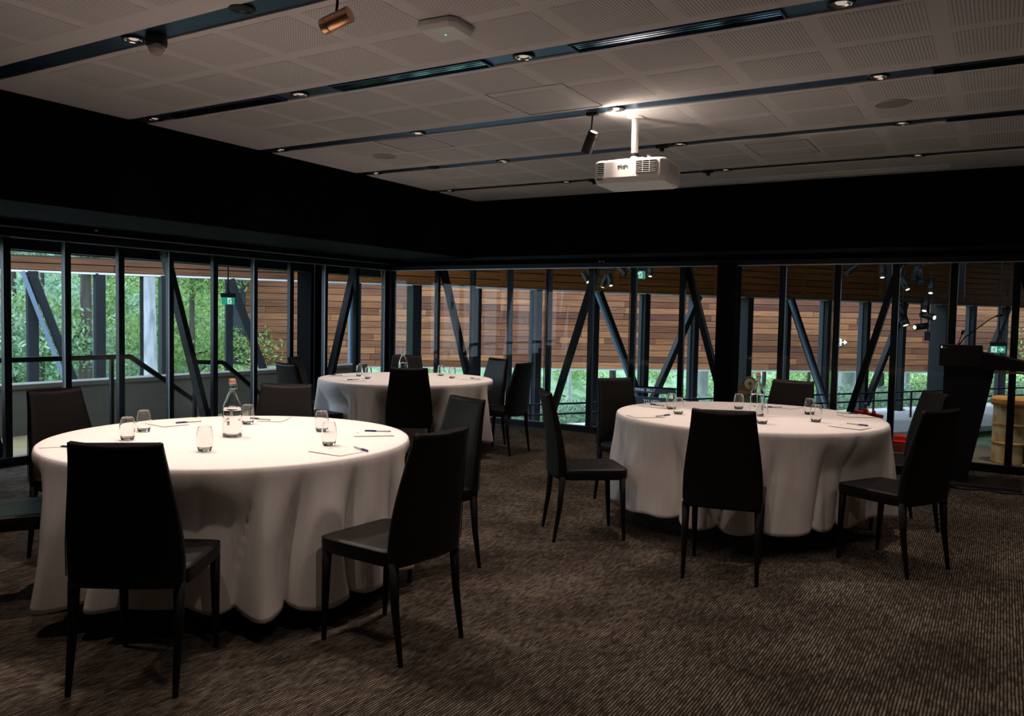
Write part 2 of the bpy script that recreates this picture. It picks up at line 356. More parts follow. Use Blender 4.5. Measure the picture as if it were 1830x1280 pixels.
ys = [3.876, 4.414, 4.954, 5.515, 6.076, 6.636, 7.202, 7.79, 8.383, 8.964, 9.0]
left_st = [3.876-0.56*k for k in range(1, 0, -1)] + ys[:-1] + [YB]
o = MB().box(XL-0.1, XL+0.05, YF, left_st[0], 0.0, 2.2).build('wall_left_unseen_block', m_black); o['kind'] = 'structure'  # unseen solid wall added in place of glass, cutting bright reflections
bay_window('window_1', 'y', XL, left_st, seal_at=(2, 4, 6, 8, 10), axis='y')
xs = [XL+0.03, -6.63, -6.053, -5.473, -4.899, -4.319, -3.765, -3.168, -2.633, -2.052, -1.496, -0.945, -0.429, 0.09]
back_st = xs + [0.09+0.56*k for k in range(1, 7)] + [XR]
bay_window('window_2', 'x', YB, back_st, seal_at=(0, 4, 6, 10, 12), axis='x')
o = MB().box(-0.06, 0.06, -0.06, 0.06, 0, ZG+0.1).build('trim_4', m_mull, None, loc=(XL-0.01, YB+0.02, 0)); o['kind'] = 'structure'

# raking struts just outside the glass
def strut(a, b, label, cat='strut'):
    # a, b = feet and head in world
    a, b = Vector(a), Vector(b)
    ref = (1, 0, 0) if abs(a.x-b.x) < 0.05 else (0, 1, 0)
    t = thing('raking_strut', label, cat, tuple(a), 0, 'near raking steel struts')
    L = b-a
    MB().beam((0,0,0), tuple(L), 0.062, 0.10, ref).build('steel_bar', m_steel_dark, t)
    MB().box(-0.07, 0.07, -0.05, 0.05, 0.0, 0.03).build('foot_plate', m_steel_dark, t)
XO, YO = XL-0.13, YB+0.13
strut((XO, 3.876, 0), (XO, 3.30, 2.0), 'dark raking strut outside the left glass, at the photo left edge')
strut((XO, 6.10, 0), (XO, 5.52, 2.0), 'dark raking strut outside the left glass, just left of the swing-top bottle')
strut((XO, 7.82, 0), (XO, 8.45, 2.0), 'dark raking strut outside the left glass, right of the black pillar')
strut((-6.00, YO, 0), (-6.60, YO, 2.0), 'dark raking strut outside the back glass, first from the corner')
strut((-4.93, YO, 0), (-4.30, YO, 2.0), 'dark raking strut outside the back glass, rising to the left group of spotlights')
strut((-2.55, YO, 0), (-3.15, YO, 2.0), 'dark raking strut outside the back glass, just left of the broad black post')
strut((-1.47, YO, 0), (-0.93, YO, 2.0), 'dark raking strut outside the back glass, between the right table and the lectern')
strut((0.70, YO, 0), (0.10, YO, 2.0), 'dark raking strut outside the back glass, above the rusty drum')

# broad black posts
t = thing('black_post', 'broad black post in the back glass wall behind the right round table', 'post', (-2.63, YB+0.05, 0))
MB().box(-0.10, 0.10, -0.16, 0.1, 0.0, 2.03).build('post_casing', m_black, t, 0.004)
MB().box(-0.11, 0.11, -0.17, 0.11, 0.0, 0.04).build('base_plate', m_black, t)
t = thing('black_pillar', 'wide black pillar outside the left glass near the room corner', 'pillar', (-7.79, 7.90, 0))
MB().box(-0.125, 0.125, -0.15, 0.15, 0, 2.13).build('pillar_casing', m_black, t, 0.004)
MB().box(0.125, 0.130, -0.10, -0.09, 0.1, 2.1).build('joint_strip', m_seal, t)
MB().box(-0.14, 0.14, -0.17, 0.17, 0, 0.06).build('plinth', m_black, t)

# eave beam outside the left glass
t = thing('eave_beam', 'dark horizontal eave beam outside, along the top of the left glass', 'beam', (XL-0.39, 3.2, 1.915))
MB().box(-0.09, 0.09, -6.3, 6.0, 0.0, 0.55).build('web', m_mull, t)
MB().box(-0.14, 0.14, -6.3, 6.0, 0.0, 0.02).build('bottom_flange', m_mull, t)

# ------------------------------------------------------------------ downlights (fixtures with their own lamps)
def downlight(x, y, z=ZC, black=False):
    t = thing('downlight', '', 'light', (x, y, z), 0, 'recessed ceiling downlights')
    MB().lathe([(0.050, -0.002), (0.064, -0.004), (0.066, 0.009), (0.050, 0.009)], 28, closed=True).build('trim_ring', m_blackplastic, t)
    MB().lathe([(0.050, -0.004), (0.046, 0.0), (0.035, 0.006), (0.02, 0.0075), (0.001, 0.0075)], 24).build('reflector', m_blackplastic if black else m_chrome, t)
    if not black: MB().lathe([(0.026, 0.0055), (0.02, 0.001), (0.0005, 0.0)], 20).build('lamp', m_lampdim, t)
    return t
proto = downlight(-7.0, -2.0)
proto_b = downlight(-6.9, -2.0, black=True)
def spot_lamp(parent, loc, target, watts, size_deg, col=WARM, blend=0.6, rad=0.03):
    d = bpy.data.lights.new('downlight_bulb', 'SPOT'); d.energy = watts; d.color = col; d.spot_size = math.radians(size_deg); d.spot_blend = blend; d.shadow_soft_size = rad
    o = bpy.data.objects.new('downlight_bulb', d); C.objects.link(o); o.parent = parent
    o.location = loc; dv = Vector(target); o.rotation_euler = dv.to_track_quat('-Z', 'Y').to_euler(); return o
T1, T2, T3 = (-3.40, 2.89), (-5.21, 6.62), (-1.50, 5.71)
rows = {2.886: 'nearest', 4.144: 'second', 5.464: 'third', 6.799: 'fourth', 8.144: 'farthest'}
colx = [-5.79, -4.216, -2.439, -0.719]; cname = ['beside the left bulkhead', 'second from the left bulkhead', 'third from the left bulkhead', 'fourth from the left bulkhead']
def lamp_label(y, i): return 'recessed ceiling downlight in the %s dark ceiling strip, %s' % (rows[y], cname[i])
table_lamps = {(2.886, 1): (T1, 1.0), (4.144, 2): (T1, 0.35), (4.144, 1): (T1, 0.5), (5.464, 2): (T3, 0.8), (5.464, 3): (T3, 0.8), (6.799, 2): (T3, 0.35),
               (6.799, 0): (T2, 0.9), (6.799, 1): (T2, 0.9), (2.886, 2): (T1, 0.45)}
for y in (2.886, 4.144, 5.464, 6.799, 8.144):
    for i, x in enumerate(colx):
        d = dup(proto, (x, y, ZC), 0, lamp_label(y, i))
        if (y, i) in table_lamps:
            (tx, ty), k = table_lamps[(y, i)]
            spot_lamp(d, (0, 0, -0.02), (tx-x, ty-y, 0.745-ZC), TABLE_W*k, 62)
        spot_lamp(d, (0, 0, -0.02), (0, 0, -1), ROOM_W*(0.15 if i == 0 else 0.75), 60 if i == 0 else 96)
for y in (2.886, 4.144, 5.464, 6.799, 8.144):
    d = dup(proto, (1.05, y, ZC), 0, 'recessed ceiling downlight in the %s dark ceiling strip, past the right edge' % rows[y]); spot_lamp(d, (0, 0, -0.02), (0, 0, -1), ROOM_W*0.6, 100)
for i, x in enumerate((-4.2, -2.4, -0.7)):
    d = dup(proto, (x, 1.545, ZC), 0, 'recessed ceiling downlight just out of frame above the camera, %s' % ('left', 'middle', 'right')[i]); spot_lamp(d, (0, 0, -0.02), (0, 0.35, -1), ROOM_W*1.3, 96)
g = dup(proto_b, (-3.30, 2.85, ZC), 0, 'black adjustable downlight in the nearest dark ceiling strip, above the near table', 'black recessed downlights')
spot_lamp(g, (0, 0, -0.02), (-0.1, 0.04, -2.1), TABLE_W*1.0, 66)
dup(proto_b, (-5.05, 6.80, ZC), 0, 'black recessed fitting in the fourth dark ceiling strip, beyond the round speaker', 'black recessed downlights')
for p in (proto, proto_b):
    for ch in list(p.children): bpy.data.objects.remove(ch)
    bpy.data.objects.remove(p)

# ------------------------------------------------------------------ vents in the dark strips
def vent(x0, x1, y, label):
    t = thing('air_vent', label, 'vent', (x0, y, ZC), 0, 'linear air vents in the ceiling strips'); L = x1-x0
    MB().box(0, L, -0.062, 0.062, 0.0045, 0.0075).build('backing', m_black, t)
    f = MB().box(0, L, -0.070, -0.060, -0.006, 0.0075).box(0, L, 0.060, 0.070, -0.006, 0.0075).box(-0.01, 0, -0.07, 0.07, -0.006, 0.0075).box(L, L+0.01, -0.07, 0.07, -0.006, 0.0075)
    f.build('frame', m_strip, t)
    for k in range(4):
        yy = -0.044 + 0.0295*k
        MB().add([(0.0, yy-0.010, 0.000), (L, yy-0.010, 0.000), (L, yy+0.008, 0.0012), (0.0, yy+0.008, 0.0012), (0.0, yy-0.010, 0.002), (L, yy-0.010, 0.002), (L, yy+0.008, 0.0032), (0.0, yy+0.008, 0.0032)],
                 [(3,2,1,0),(4,5,6,7),(0,1,5,4),(1,2,6,5),(2,3,7,6),(3,0,4,7)]).build('slat', m_ventslat, t)
m_ventslat = mat('polished_dark_slat', (0.30, 0.42, 0.60), 0.14, 0.95)
vent(-5.62, -4.42, 4.144, 'linear air vent in the second dark ceiling strip, nearest the left bulkhead')
vent(-3.88, -2.70, 4.144, 'linear air vent in the second dark ceiling strip, brightly reflecting, above the near table')
vent(-2.11, -0.99, 4.144, 'black linear air vent in the second dark ceiling strip, right of the centre')
vent(-0.42, 0.76, 5.464, 'black linear air vent in the third dark ceiling strip at the right edge')
vent(-0.42, 0.76, 6.799, 'black linear air vent in the fourth dark ceiling strip at the right edge')

# ------------------------------------------------------------------ ceiling fittings
def disc(x, y, label):
    t = thing('ceiling_speaker', label, 'speaker', (x, y, ZC), 0, 'round ceiling speakers')
    MB().lathe([(0.118, -0.0015), (0.118, -0.007), (0.108, -0.009), (0.104, -0.0015)], 40, closed=True).build('rim', m_offwhite, t)
    MB().lathe([(0.104, -0.006), (0.05, -0.007), (0.0005, -0.0075)], 40).build('grille', m_grille, t)
m_grille = mat('grey_mesh_grille', (0.33, 0.315, 0.31), 0.8)
disc(-5.10, 6.10, 'round grey ceiling speaker at the left, above the far table')
disc(-0.71, 6.156, 'round grey ceiling speaker at the right, above the right table')
t = thing('dome_camera', 'black dome camera with smoky lens on the nearest ceiling strip', 'camera', (-4.045, 2.905, ZC))
MB().lathe([(0.001, 0.0), (0.056, 0.0), (0.058, -0.03), (0.055, -0.052), (0.046, -0.06)], 32).build('housing', m_blackplastic, t)
MB().lathe([(0.044, -0.058), (0.042, -0.075), (0.032, -0.092), (0.016, -0.101), (0.0005, -0.103)], 28).build('dome', mat('smoky_dome', (0.42, 0.36, 0.33), 0.15, spec=0.8), t)
t = thing('wifi_access_point', 'square white wireless access point with a green light on the ceiling', 'access point', (-2.53, 3.50, ZC), math.radians(3))
h = MB(); a, c2 = 0.118, 0.03
oct_ = lambda a, c: [(-a+c, -a), (a-c, -a), (a, -a+c), (a, a-c), (a-c, a), (-a+c, a), (-a, a-c), (-a, -a+c)]
h.add([(x, y, -0.004) for x, y in oct_(a*0.97, c2)] + [(x, y, -0.030) for x, y in oct_(a, c2)] + [(x, y, -0.052) for x, y in oct_(a*0.82, c2*0.6)],
      [tuple(range(8))] + [(i, (i+1) % 8, 8+(i+1) % 8, 8+i) for i in range(8)] + [(8+i, 8+(i+1) % 8, 16+(i+1) % 8, 16+i) for i in range(8)] + [tuple(16+i for i in range(8))])
h.build('body', m_white, t, 0.004)
MB().lathe([(0.0005, -0.0545), (0.003, -0.054), (0.0035, -0.051)], 10, 0.0, 0.0).build('status_light', mat('green_led', (0.1, 0.8, 0.4), 0.4, emit=(0.1, 1.0, 0.45), es=3.0), t)
MB().box(-0.10, 0.10, -0.10, 0.10, -0.006, 0.0).build('mounting_plate', m_blackplastic, t)

def cyl_spot(name, label, head_c, axis, length, rad, anchor, body_m, lens_m, group='track spotlights in the room', knuckle=True):
    """cylinder spotlight: head centre, unit axis to the lens end, stem up to anchor"""
    t = thing(name, label, 'spotlight', anchor, 0, group); A = Vector(anchor); c = Vector(head_c)-A; ax = Vector(axis).normalized()
    p0, p1 = c-ax*length/2, c+ax*length/2
    MB().cone(p0, p0+ax*length*0.78, rad, rad, 32).build('body', body_m, t, 0.003)
    MB().cone(p0+ax*length*0.785, p1, rad, rad, 32).build('lens_hood', body_m, t, 0.002)
    MB().cone(p1-ax*0.002, p1+ax*0.003, rad*0.93, rad*0.90, 28).build('bezel', m_blackplastic, t)
    MB().cone(p1+ax*0.0032, p1+ax*0.005, rad*0.62, rad*0.58, 24).build('lens', lens_m, t)
    MB().tube([c+Vector((0, 0, rad*0.7)), c+Vector((0.0, 0, rad+0.012)), (c.x*0.25, c.y*0.25, c.z*0.42), (0, 0, -0.022)], 0.0065, 10).build('stem', m_blackplastic, t)
    MB().box(-0.045, 0.045, -0.017, 0.017, -0.024, 0.0).build('track_adaptor', m_blackplastic, t, 0.003)
    return t
m_coollens = mat('cool_glass_lens', (0.45, 0.6, 0.62), 0.1, 0.6, emit=(0.6, 0.85, 0.85), es=0.25)
cyl_spot('track_spotlight', 'copper-coloured cylinder spotlight hanging from the nearest ceiling strip', (-2.72, 2.90, 2.755), (-0.93, -0.18, -0.30), 0.150, 0.038, (-2.715, 2.90, ZC), m_copper, m_coollens)
t = cyl_spot('track_spotlight', 'lit black cylinder spotlight aimed at the projector mount', (-2.645, 5.47, 2.675), (0.42, -0.20, 0.74), 0.155, 0.041, (-2.63, 5.47, ZC), m_blackplastic, m_lampglow)
ld = bpy.data.lights.new('spot_bulb', 'SPOT'); ld.energy = 15; ld.color = (1.0, 0.83, 0.68); ld.spot_size = math.radians(140); ld.spot_blend = 0.9; ld.shadow_soft_size = 0.02
lo = bpy.data.objects.new('spot_bulb', ld); C.objects.link(lo); lo.parent = t; lo.location = (0.035, -0.04, -0.135); lo.rotation_euler = Vector((0.75, 0.28, 0.10)).to_track_quat('-Z', 'Y').to_euler()
def track_head(x, y, label):
    t = thing('track_adaptor', label, 'light fitting', (x, y, ZC), 0, 'small black track heads')
    MB().box(-0.05, 0.05, -0.02, 0.02, -0.018, 0.008).build('adaptor', m_blackplastic, t, 0.003)
    MB().cone((0, 0, -0.018), (0, 0, -0.045), 0.022, 0.018, 18).build('socket', m_blackplastic, t)
track_head(-2.60, 6.80, 'small black track head in the fourth ceiling strip, behind the projector mount')
track_head(-2.61, 8.13, 'small black track head in the farthest ceiling strip, right of the projector')
track_head(-3.88, 8.15, 'small black track head in the farthest ceiling strip, left of the projector')

# ------------------------------------------------------------------ projector
px, py = -2.406, 5.737
t = thing('ceiling_projector', 'white ceiling projector hanging on a white pole', 'projector', (px, py, ZC))
MB().lathe([(0.001, 0.0), (0.062, 0.0), (0.062, -0.008), (0.03, -0.014), (0.03, 0.0)], 28).build('ceiling_rose', m_white, t)
MB().cone((0, 0, -0.008), (0, 0, -0.272), 0.0265, 0.0265, 24).build('pole', m_white, t)
MB().cone((0, 0, -0.270), (0, 0, -0.290), 0.029, 0.029, 24).build('collar', m_blackplastic, t)
pb = MB(); pb.cone((0, 0, -0.288), (0, 0, -0.325), 0.024, 0.045, 20); pb.box(-0.11, 0.11, -0.09, 0.09, -0.334, -0.318); pb.build('mount_plate', m_white, t, 0.004)
ang = math.radians(4)
body = bpy.data.objects.new('projector_body', None)
def rbox(w, d, z0, z1, ch, inset=0.0, drop=0.0):
    vs = []; 
    for (k, z) in ((1.0-inset, z0), (1.0, z0+(z1-z0)*0.25), (1.0, z1-0.018), (0.96, z1)):
        a, b = w/2*k, d/2*k
        for x, y in [(-a+ch, -b), (a-ch, -b), (a, -b+ch), (a, b-ch), (a-ch, b), (-a+ch, b), (-a, b-ch), (-a, -b+ch)]: vs.append((x, y, z))
    fs = [tuple(reversed(range(8)))] + [tuple(24+i for i in range(8))]
    for j in range(3): fs += [(j*8+i, j*8+(i+1) % 8, (j+1)*8+(i+1) % 8, (j+1)*8+i) for i in range(8)]
    return MB().add(vs, fs)
PW, PD = 0.545, 0.42
shell = rbox(PW, PD, -0.515, -0.345, 0.035, 0.05).build('projector_body', m_white, t, 0.008, 3)
shell.location = (0.03, 0.0, 0); shell.rotation_euler = (0, 0, ang)
MB().box(-0.19, 0.17, -0.13, 0.13, -0.345, -0.330).build('top_hump', m_white, shell, 0.006)
for (x0, x1) in ((0.055, 0.205),):
    MB().box(x0, x1, -PD/2-0.0015, -PD/2+0.01, -0.450, -0.362).build('vent_opening', m_black, shell)
    for k in range(7): MB().box(x0, x1, -PD/2-0.006, -PD/2+0.002, -0.4465+0.0135*k, -0.4435+0.0135*k).build('vent_slat', m_white, shell)
    for k in (1, 2): MB().box(x0+0.05*k-0.0015, x0+0.05*k+0.0015, -PD/2-0.0065, -PD/2, -0.450, -0.362).build('vent_bar', m_white, shell)
MB().box(-PW/2+0.037, -PW/2+0.085, -PD/2-0.0015, -PD/2+0.01, -0.450, -0.362).build('vent_opening', m_black, shell)
for k in range(7): MB().box(-PW/2+0.037, -PW/2+0.085, -PD/2-0.006, -PD/2+0.002, -0.4465+0.0135*k, -0.4435+0.0135*k).build('vent_slat', m_white, shell)
for k in range(6): MB().box(PW/2-0.001, PW/2+0.002, -0.12, 0.12, -0.440+0.013*k, -0.4355+0.013*k).build('side_groove', m_offwhite, shell)
MB().box(-PW/2+0.03, -PW/2+0.07, -PD/2-0.004, -PD/2+0.02, -0.487, -0.478).build('lever', m_steel_dark, shell)
for x, y in ((0.13, -0.14), (0.20, 0.11)):
    MB().cone((x, y, -0.348), (x, y, -0.322), 0.016, 0.013, 14).build('foot', m_white, shell); MB().cone((x, y, -0.323), (x, y, -0.317), 0.017, 0.017, 14).build('foot_pad', m_blackplastic, shell)
text_obj('EPSON', 0.026, m_steel_dark, shell, (-0.085, -PD/2-0.002, -0.402), (PI/2, 0, 0))

# ------------------------------------------------------------------ tablecloth, table
def smooth(a, b, x):
    u = max(0.0, min(1.0, (x-a)/(b-a))); return u*u*(3-2*u)
def cloth(c, R, ztop, hem, seed, chairs, label):
    rn = random.Random(seed)
    nl_ = 17 + seed % 4; ph = [rn.random()*6.28 for _ in range(6)]
    N, K = 480, 30; vs = []; fs = []
    push = []
    for (x, y) in chairs:
        d = math.hypot(x-c[0], y-c[1]); push.append((math.atan2(y-c[1], x-c[0]), d-0.262))
    def f(t):
        w = t + 0.10*math.sin(3*t+ph[0]) + 0.055*math.sin(7*t+ph[1]) + 0.03*math.sin(11*t+ph[4])
        a = 0.72 + 0.28*math.sin(5*t+ph[2]) + 0.18*math.sin(9*t+ph[3])
        return (2*abs(math.cos(nl_*w/2+ph[5]))**0.65-1.15)*a
    rings = [0.12, 0.3, 0.5, 0.68, 0.8, 0.87]
    for r in rings:
        for i in range(N): t = 2*PI*i/N; vs.append((r*math.cos(t), r*math.sin(t), ztop + 0.0015*math.sin(6*t+9*r)*r))
    for (dr, dz) in ((-0.008, -0.0005), (0.0, -0.006)):
        for i in range(N): t = 2*PI*i/N; vs.append(((R+dr)*math.cos(t), (R+dr)*math.sin(t), ztop+dz))
    for k in range(1, K+1):
        s = k/K
        for i in range(N):
            t = 2*PI*i/N; ft = f(t + 0.05*math.sin(3*s+2*t)); fl = smooth(-0.05, 0.5, s)
            r = R + 0.004 + 0.045*s + (0.080*fl*s**0.45)*(ft-0.2) + 0.0025*math.sin(41*t+5*s)*fl
            z = ztop - 0.006 - s*(ztop-hem) - (0.022*ft+0.010*math.sin(3*t+seed))*s**3
            for (pt, lim) in push:
                dt = abs((t-pt+PI) % (2*PI)-PI); w = 1-smooth(0.25, 0.42, dt)
                if w > 0:
                    q = smooth(0.04, 0.42, s)*w
                    rl = max(lim-0.015, 0.56)+0.012*ft
                    if r > rl: r = r*(1-q)+rl*q
            vs.append((r*math.cos(t), r*math.sin(t), z))
    nr = len(rings)+2+K
    k0 = len(vs); vs.append((0, 0, ztop))
    for i in range(N): fs.append((k0, i, (i+1) % N))
    for j in range(nr-1):
        for i in range(N): fs.append((j*N+i, (j+1)*N+i, (j+1)*N+(i+1) % N, j*N+(i+1) % N))
    mb = MB(); mb.add(vs, fs, True); o = mb.build('tablecloth', m_cloth, loc=(c[0], c[1], 0))
    so = o.modifiers.new('thick', 'SOLIDIFY'); so.thickness = 0.0015; so.offset = -1
    return tag(o, label, 'tablecloth', 'white cloths on the round tables')
def table(c, label, rz):
    t = thing('round_table', label, 'table', (c[0], c[1], 0), rz, 'round tables')
    MB().lathe([(0.001, 0.70), (0.850, 0.70), (0.860, 0.710), (0.860, 0.728), (0.850, 0.737), (0.001, 0.737)], 72).build('tabletop', m_blackplastic, t)
    for k in range(4):
        a = PI/4+k*PI/2; MB().tube([(0.30*math.cos(a), 0.30*math.sin(a), 0.70), (0.38*math.cos(a), 0.38*math.sin(a), 0.02), (0.40*math.cos(a), 0.40*math.sin(a), 0.0)], 0.016, 10).build('leg', m_steel_dark, t)
    MB().box(-0.27, 0.27, -0.27, 0.27, 0.67, 0.70).build('underframe', m_steel_dark, t)

# ------------------------------------------------------------------ chair
def make_chair():
    t = thing('dining_chair', '', 'chair', (0, 0, 0), 0, 'black leather dining chairs around the tables')
    # backrest, from seat bottom up
    mb = MB(); prof = []; S = 26; n = 28
    zs = [0.395 + (0.93-0.395)*k/S for k in range(S+1)]
    vs = []; fs = []
    def ring(z, w, yc, th, sag=0.0):
        out = []
        for i in range(n):
            a = 2*PI*i/n; ca, sa = math.cos(a), math.sin(a)
            x = w*math.copysign(abs(ca)**0.28, ca); y = th/2*math.copysign(abs(sa)**0.5, sa)
            curve = -0.016*(1-(x/0.21)**2)
            out.append((x, yc+y+curve+0.008, z + sag*(1-(x/w)**2)))
        return out
    for k, z in enumerate(zs):
        u = (z-0.395)/(0.93-0.395)
        w = 0.209 - 0.046*smooth(0.18, 1.15, u)*1.05 - 0.004*(1-smooth(0, 0.12, u))
        yc = -0.183 - 0.082*u**1.7; th = 0.072 - 0.034*u
        sag = -0.012*smooth(0.6, 1.0, u)
        vs += ring(z, w, yc, th, sag)
    for (dz, kw, kt) in ((0.006, 0.985, 0.80), (0.010, 0.955, 0.40)):
        vs += ring(0.93+dz-0.006, w*kw, yc, th*kt, sag)
    nr = S+3
    for j in range(nr-1): fs += [(j*n+i, j*n+(i+1) % n, (j+1)*n+(i+1) % n, (j+1)*n+i) for i in range(n)]
    fs.append(tuple(reversed(range(n)))); fs.append(tuple((nr-1)*n+i for i in range(n)))
    mb.add(vs, fs, True); bk = mb.build('backrest', m_leather, t)
    # seam piping along both top corners and sides
    pts = [(-0.208 + 0.0, -0.155, 0.47)]
    for s in (-1, 1):
        p = []
        for k in range(2, S+1, 3):
            z = zs[k]; u = (z-0.395)/(0.93-0.395); w = 0.209 - 0.0483*smooth(0.18, 1.15, u); p.append((s*(w*0.985), -0.183-0.082*u**1.7-(0.072-0.034*u)*0.36+0.006, z-0.002))
        MB().tube(p, 0.0022, 6).build('seam', m_leather_leg, bk)
    # seat cushion
    mb = MB(); vs = []; fs = []; gx, gy = 10, 10
    def rr(w, d, z, yc, k=0.2):
        out = []
        for i in range(32):
            a = 2*PI*i/32; ca, sa = math.cos(a), math.sin(a)
            out.append((w*math.copysign(abs(ca)**k, ca), yc + d*math.copysign(abs(sa)**k, sa), z))
        return out
    yc = 0.035
    lay = [(0.196, 0.192, 0.386), (0.206, 0.202, 0.390), (0.211, 0.207, 0.400), (0.213, 0.209, 0.430), (0.211, 0.207, 0.445), (0.203, 0.199, 0.453), (0.185, 0.181, 0.4555), (0.12, 0.12, 0.451), (0.05, 0.05, 0.449)]
    for (w, d, z) in lay: vs += rr(w, d, z, yc)
    for j in range(len(lay)-1): fs += [(j*32+i, j*32+(i+1) % 32, (j+1)*32+(i+1) % 32, (j+1)*32+i) for i in range(32)]
    fs.append(tuple(reversed(range(32)))); fs.append(tuple((len(lay)-1)*32+i for i in range(32)))
    mb.add(vs, fs, True); st = mb.build('seat', m_leather, t)
    MB().tube([(x, y+0.0, 0.4475) for x, y, z in rr(0.2115, 0.2075, 0, yc)] + [(0.2115, yc, 0.4475)], 0.0024, 6).build('piping', m_leather, st)
    for sx in (-1, 1):
        MB().tube([(sx*0.188, 0.205, 0.40), (sx*0.187, 0.215, 0.20), (sx*0.186, 0.224, 0.008), (sx*0.186, 0.224, 0.0)], [0.021, 0.0165, 0.0105, 0.0105], 12).build('leg', m_leather_leg, t)
        MB().tube([(sx*0.190, -0.178, 0.41), (sx*0.191, -0.192, 0.22), (sx*0.192, -0.225, 0.008), (sx*0.192, -0.226, 0.0)], [0.022, 0.017, 0.0105, 0.0105], 12).build('leg', m_leather_leg, t)
    return t
chair0 = make_chair()
D = math.radians
CH = [
 ('T1', -2.791, 1.961, 32.1, 'black leather chair seen from behind, nearest the camera at the near left table'),
 ('T1', -2.204, 2.726, 85.9, 'black leather chair side-on at the right of the near left table'),
 ('T1', -2.700, 3.627, 160.0, 'black leather chair at the near left table, just behind the side-on one'),
 ('T1', -4.403, 2.712, 276.6, 'black leather chair at the left of the near table, before the concrete wall'),
 ('T1', -3.850, 3.590, 211.0, 'black leather chair on the far side of the near left table, behind the swing-top bottle'),
 ('T1', -3.980, 2.050, -31.0, 'black leather chair cut off by the left edge, only its seat showing'),
 ('T2', -4.586, 5.885, 35.0, 'black leather chair seen from behind at the near side of the far table'),
 ('T2', -4.403, 7.174, 89.7, 'black leather chair side-on at the right of the far table'),
 ('T2', -4.850, 7.420, 160.0, 'black leather chair at the far table, just behind its side-on one'),
 ('T2', -5.560, 5.620, -10.0, 'black leather chair left of the far table, the nearer of two'),
 ('T2', -6.120, 6.300, -65.0, 'black leather chair left of the far table, hidden behind the nearer one'),
 ('T2', -5.680, 7.220, 218.0, 'black leather chair on the far side of the far table, behind its bottle'),
 ('T3', -1.291, 4.501, 11.3, 'black leather chair seen from behind at the near side of the right table'),
 ('T3', -2.290, 4.760, 309.0, 'black leather chair side-on at the left of the right table, its whole seat showing'),
 ('T3', -2.370, 5.800, 243.0, 'black leather chair left of the right table, before the lettered boards'),
 ('T3', -1.460, 6.500, 172.0, 'black leather chair on the far side of the right table, between bottle and tumblers'),
 ('T3', -0.504, 5.208, 61.8, 'black leather chair right of the right table, nearest the camera'),
 ('T3', -0.614, 6.232, 120.0, 'black leather chair at the right of the right table, next to the lectern'),
]
for i, (tb, x, y, a, lab) in enumerate(CH):
    if i == 0: chair0.location = (x, y, 0); chair0.rotation_euler = (0, 0, D(a)); chair0['label'] = lab
    else: dup(chair0, (x, y, 0), D(a), lab)
names = {'T1': ('the near left', 0.3, 21, 0.13), 'T2': ('the far', 1.1, 5, 0.17), 'T3': ('the right', 0.7, 12, 0.165)}
for key, c in (('T1', T1), ('T2', T2), ('T3', T3)):
    nm, rz, sd, hem = names[key]
    table(c, 'dark round table under the white cloth, %s one' % nm, rz)
    cloth(c, 0.90 if key != 'T2' else 0.88, 0.746, hem, sd, [(q[1], q[2]) for q in CH if q[0] == key], 'white floor-length cloth draped over %s round table' % nm)

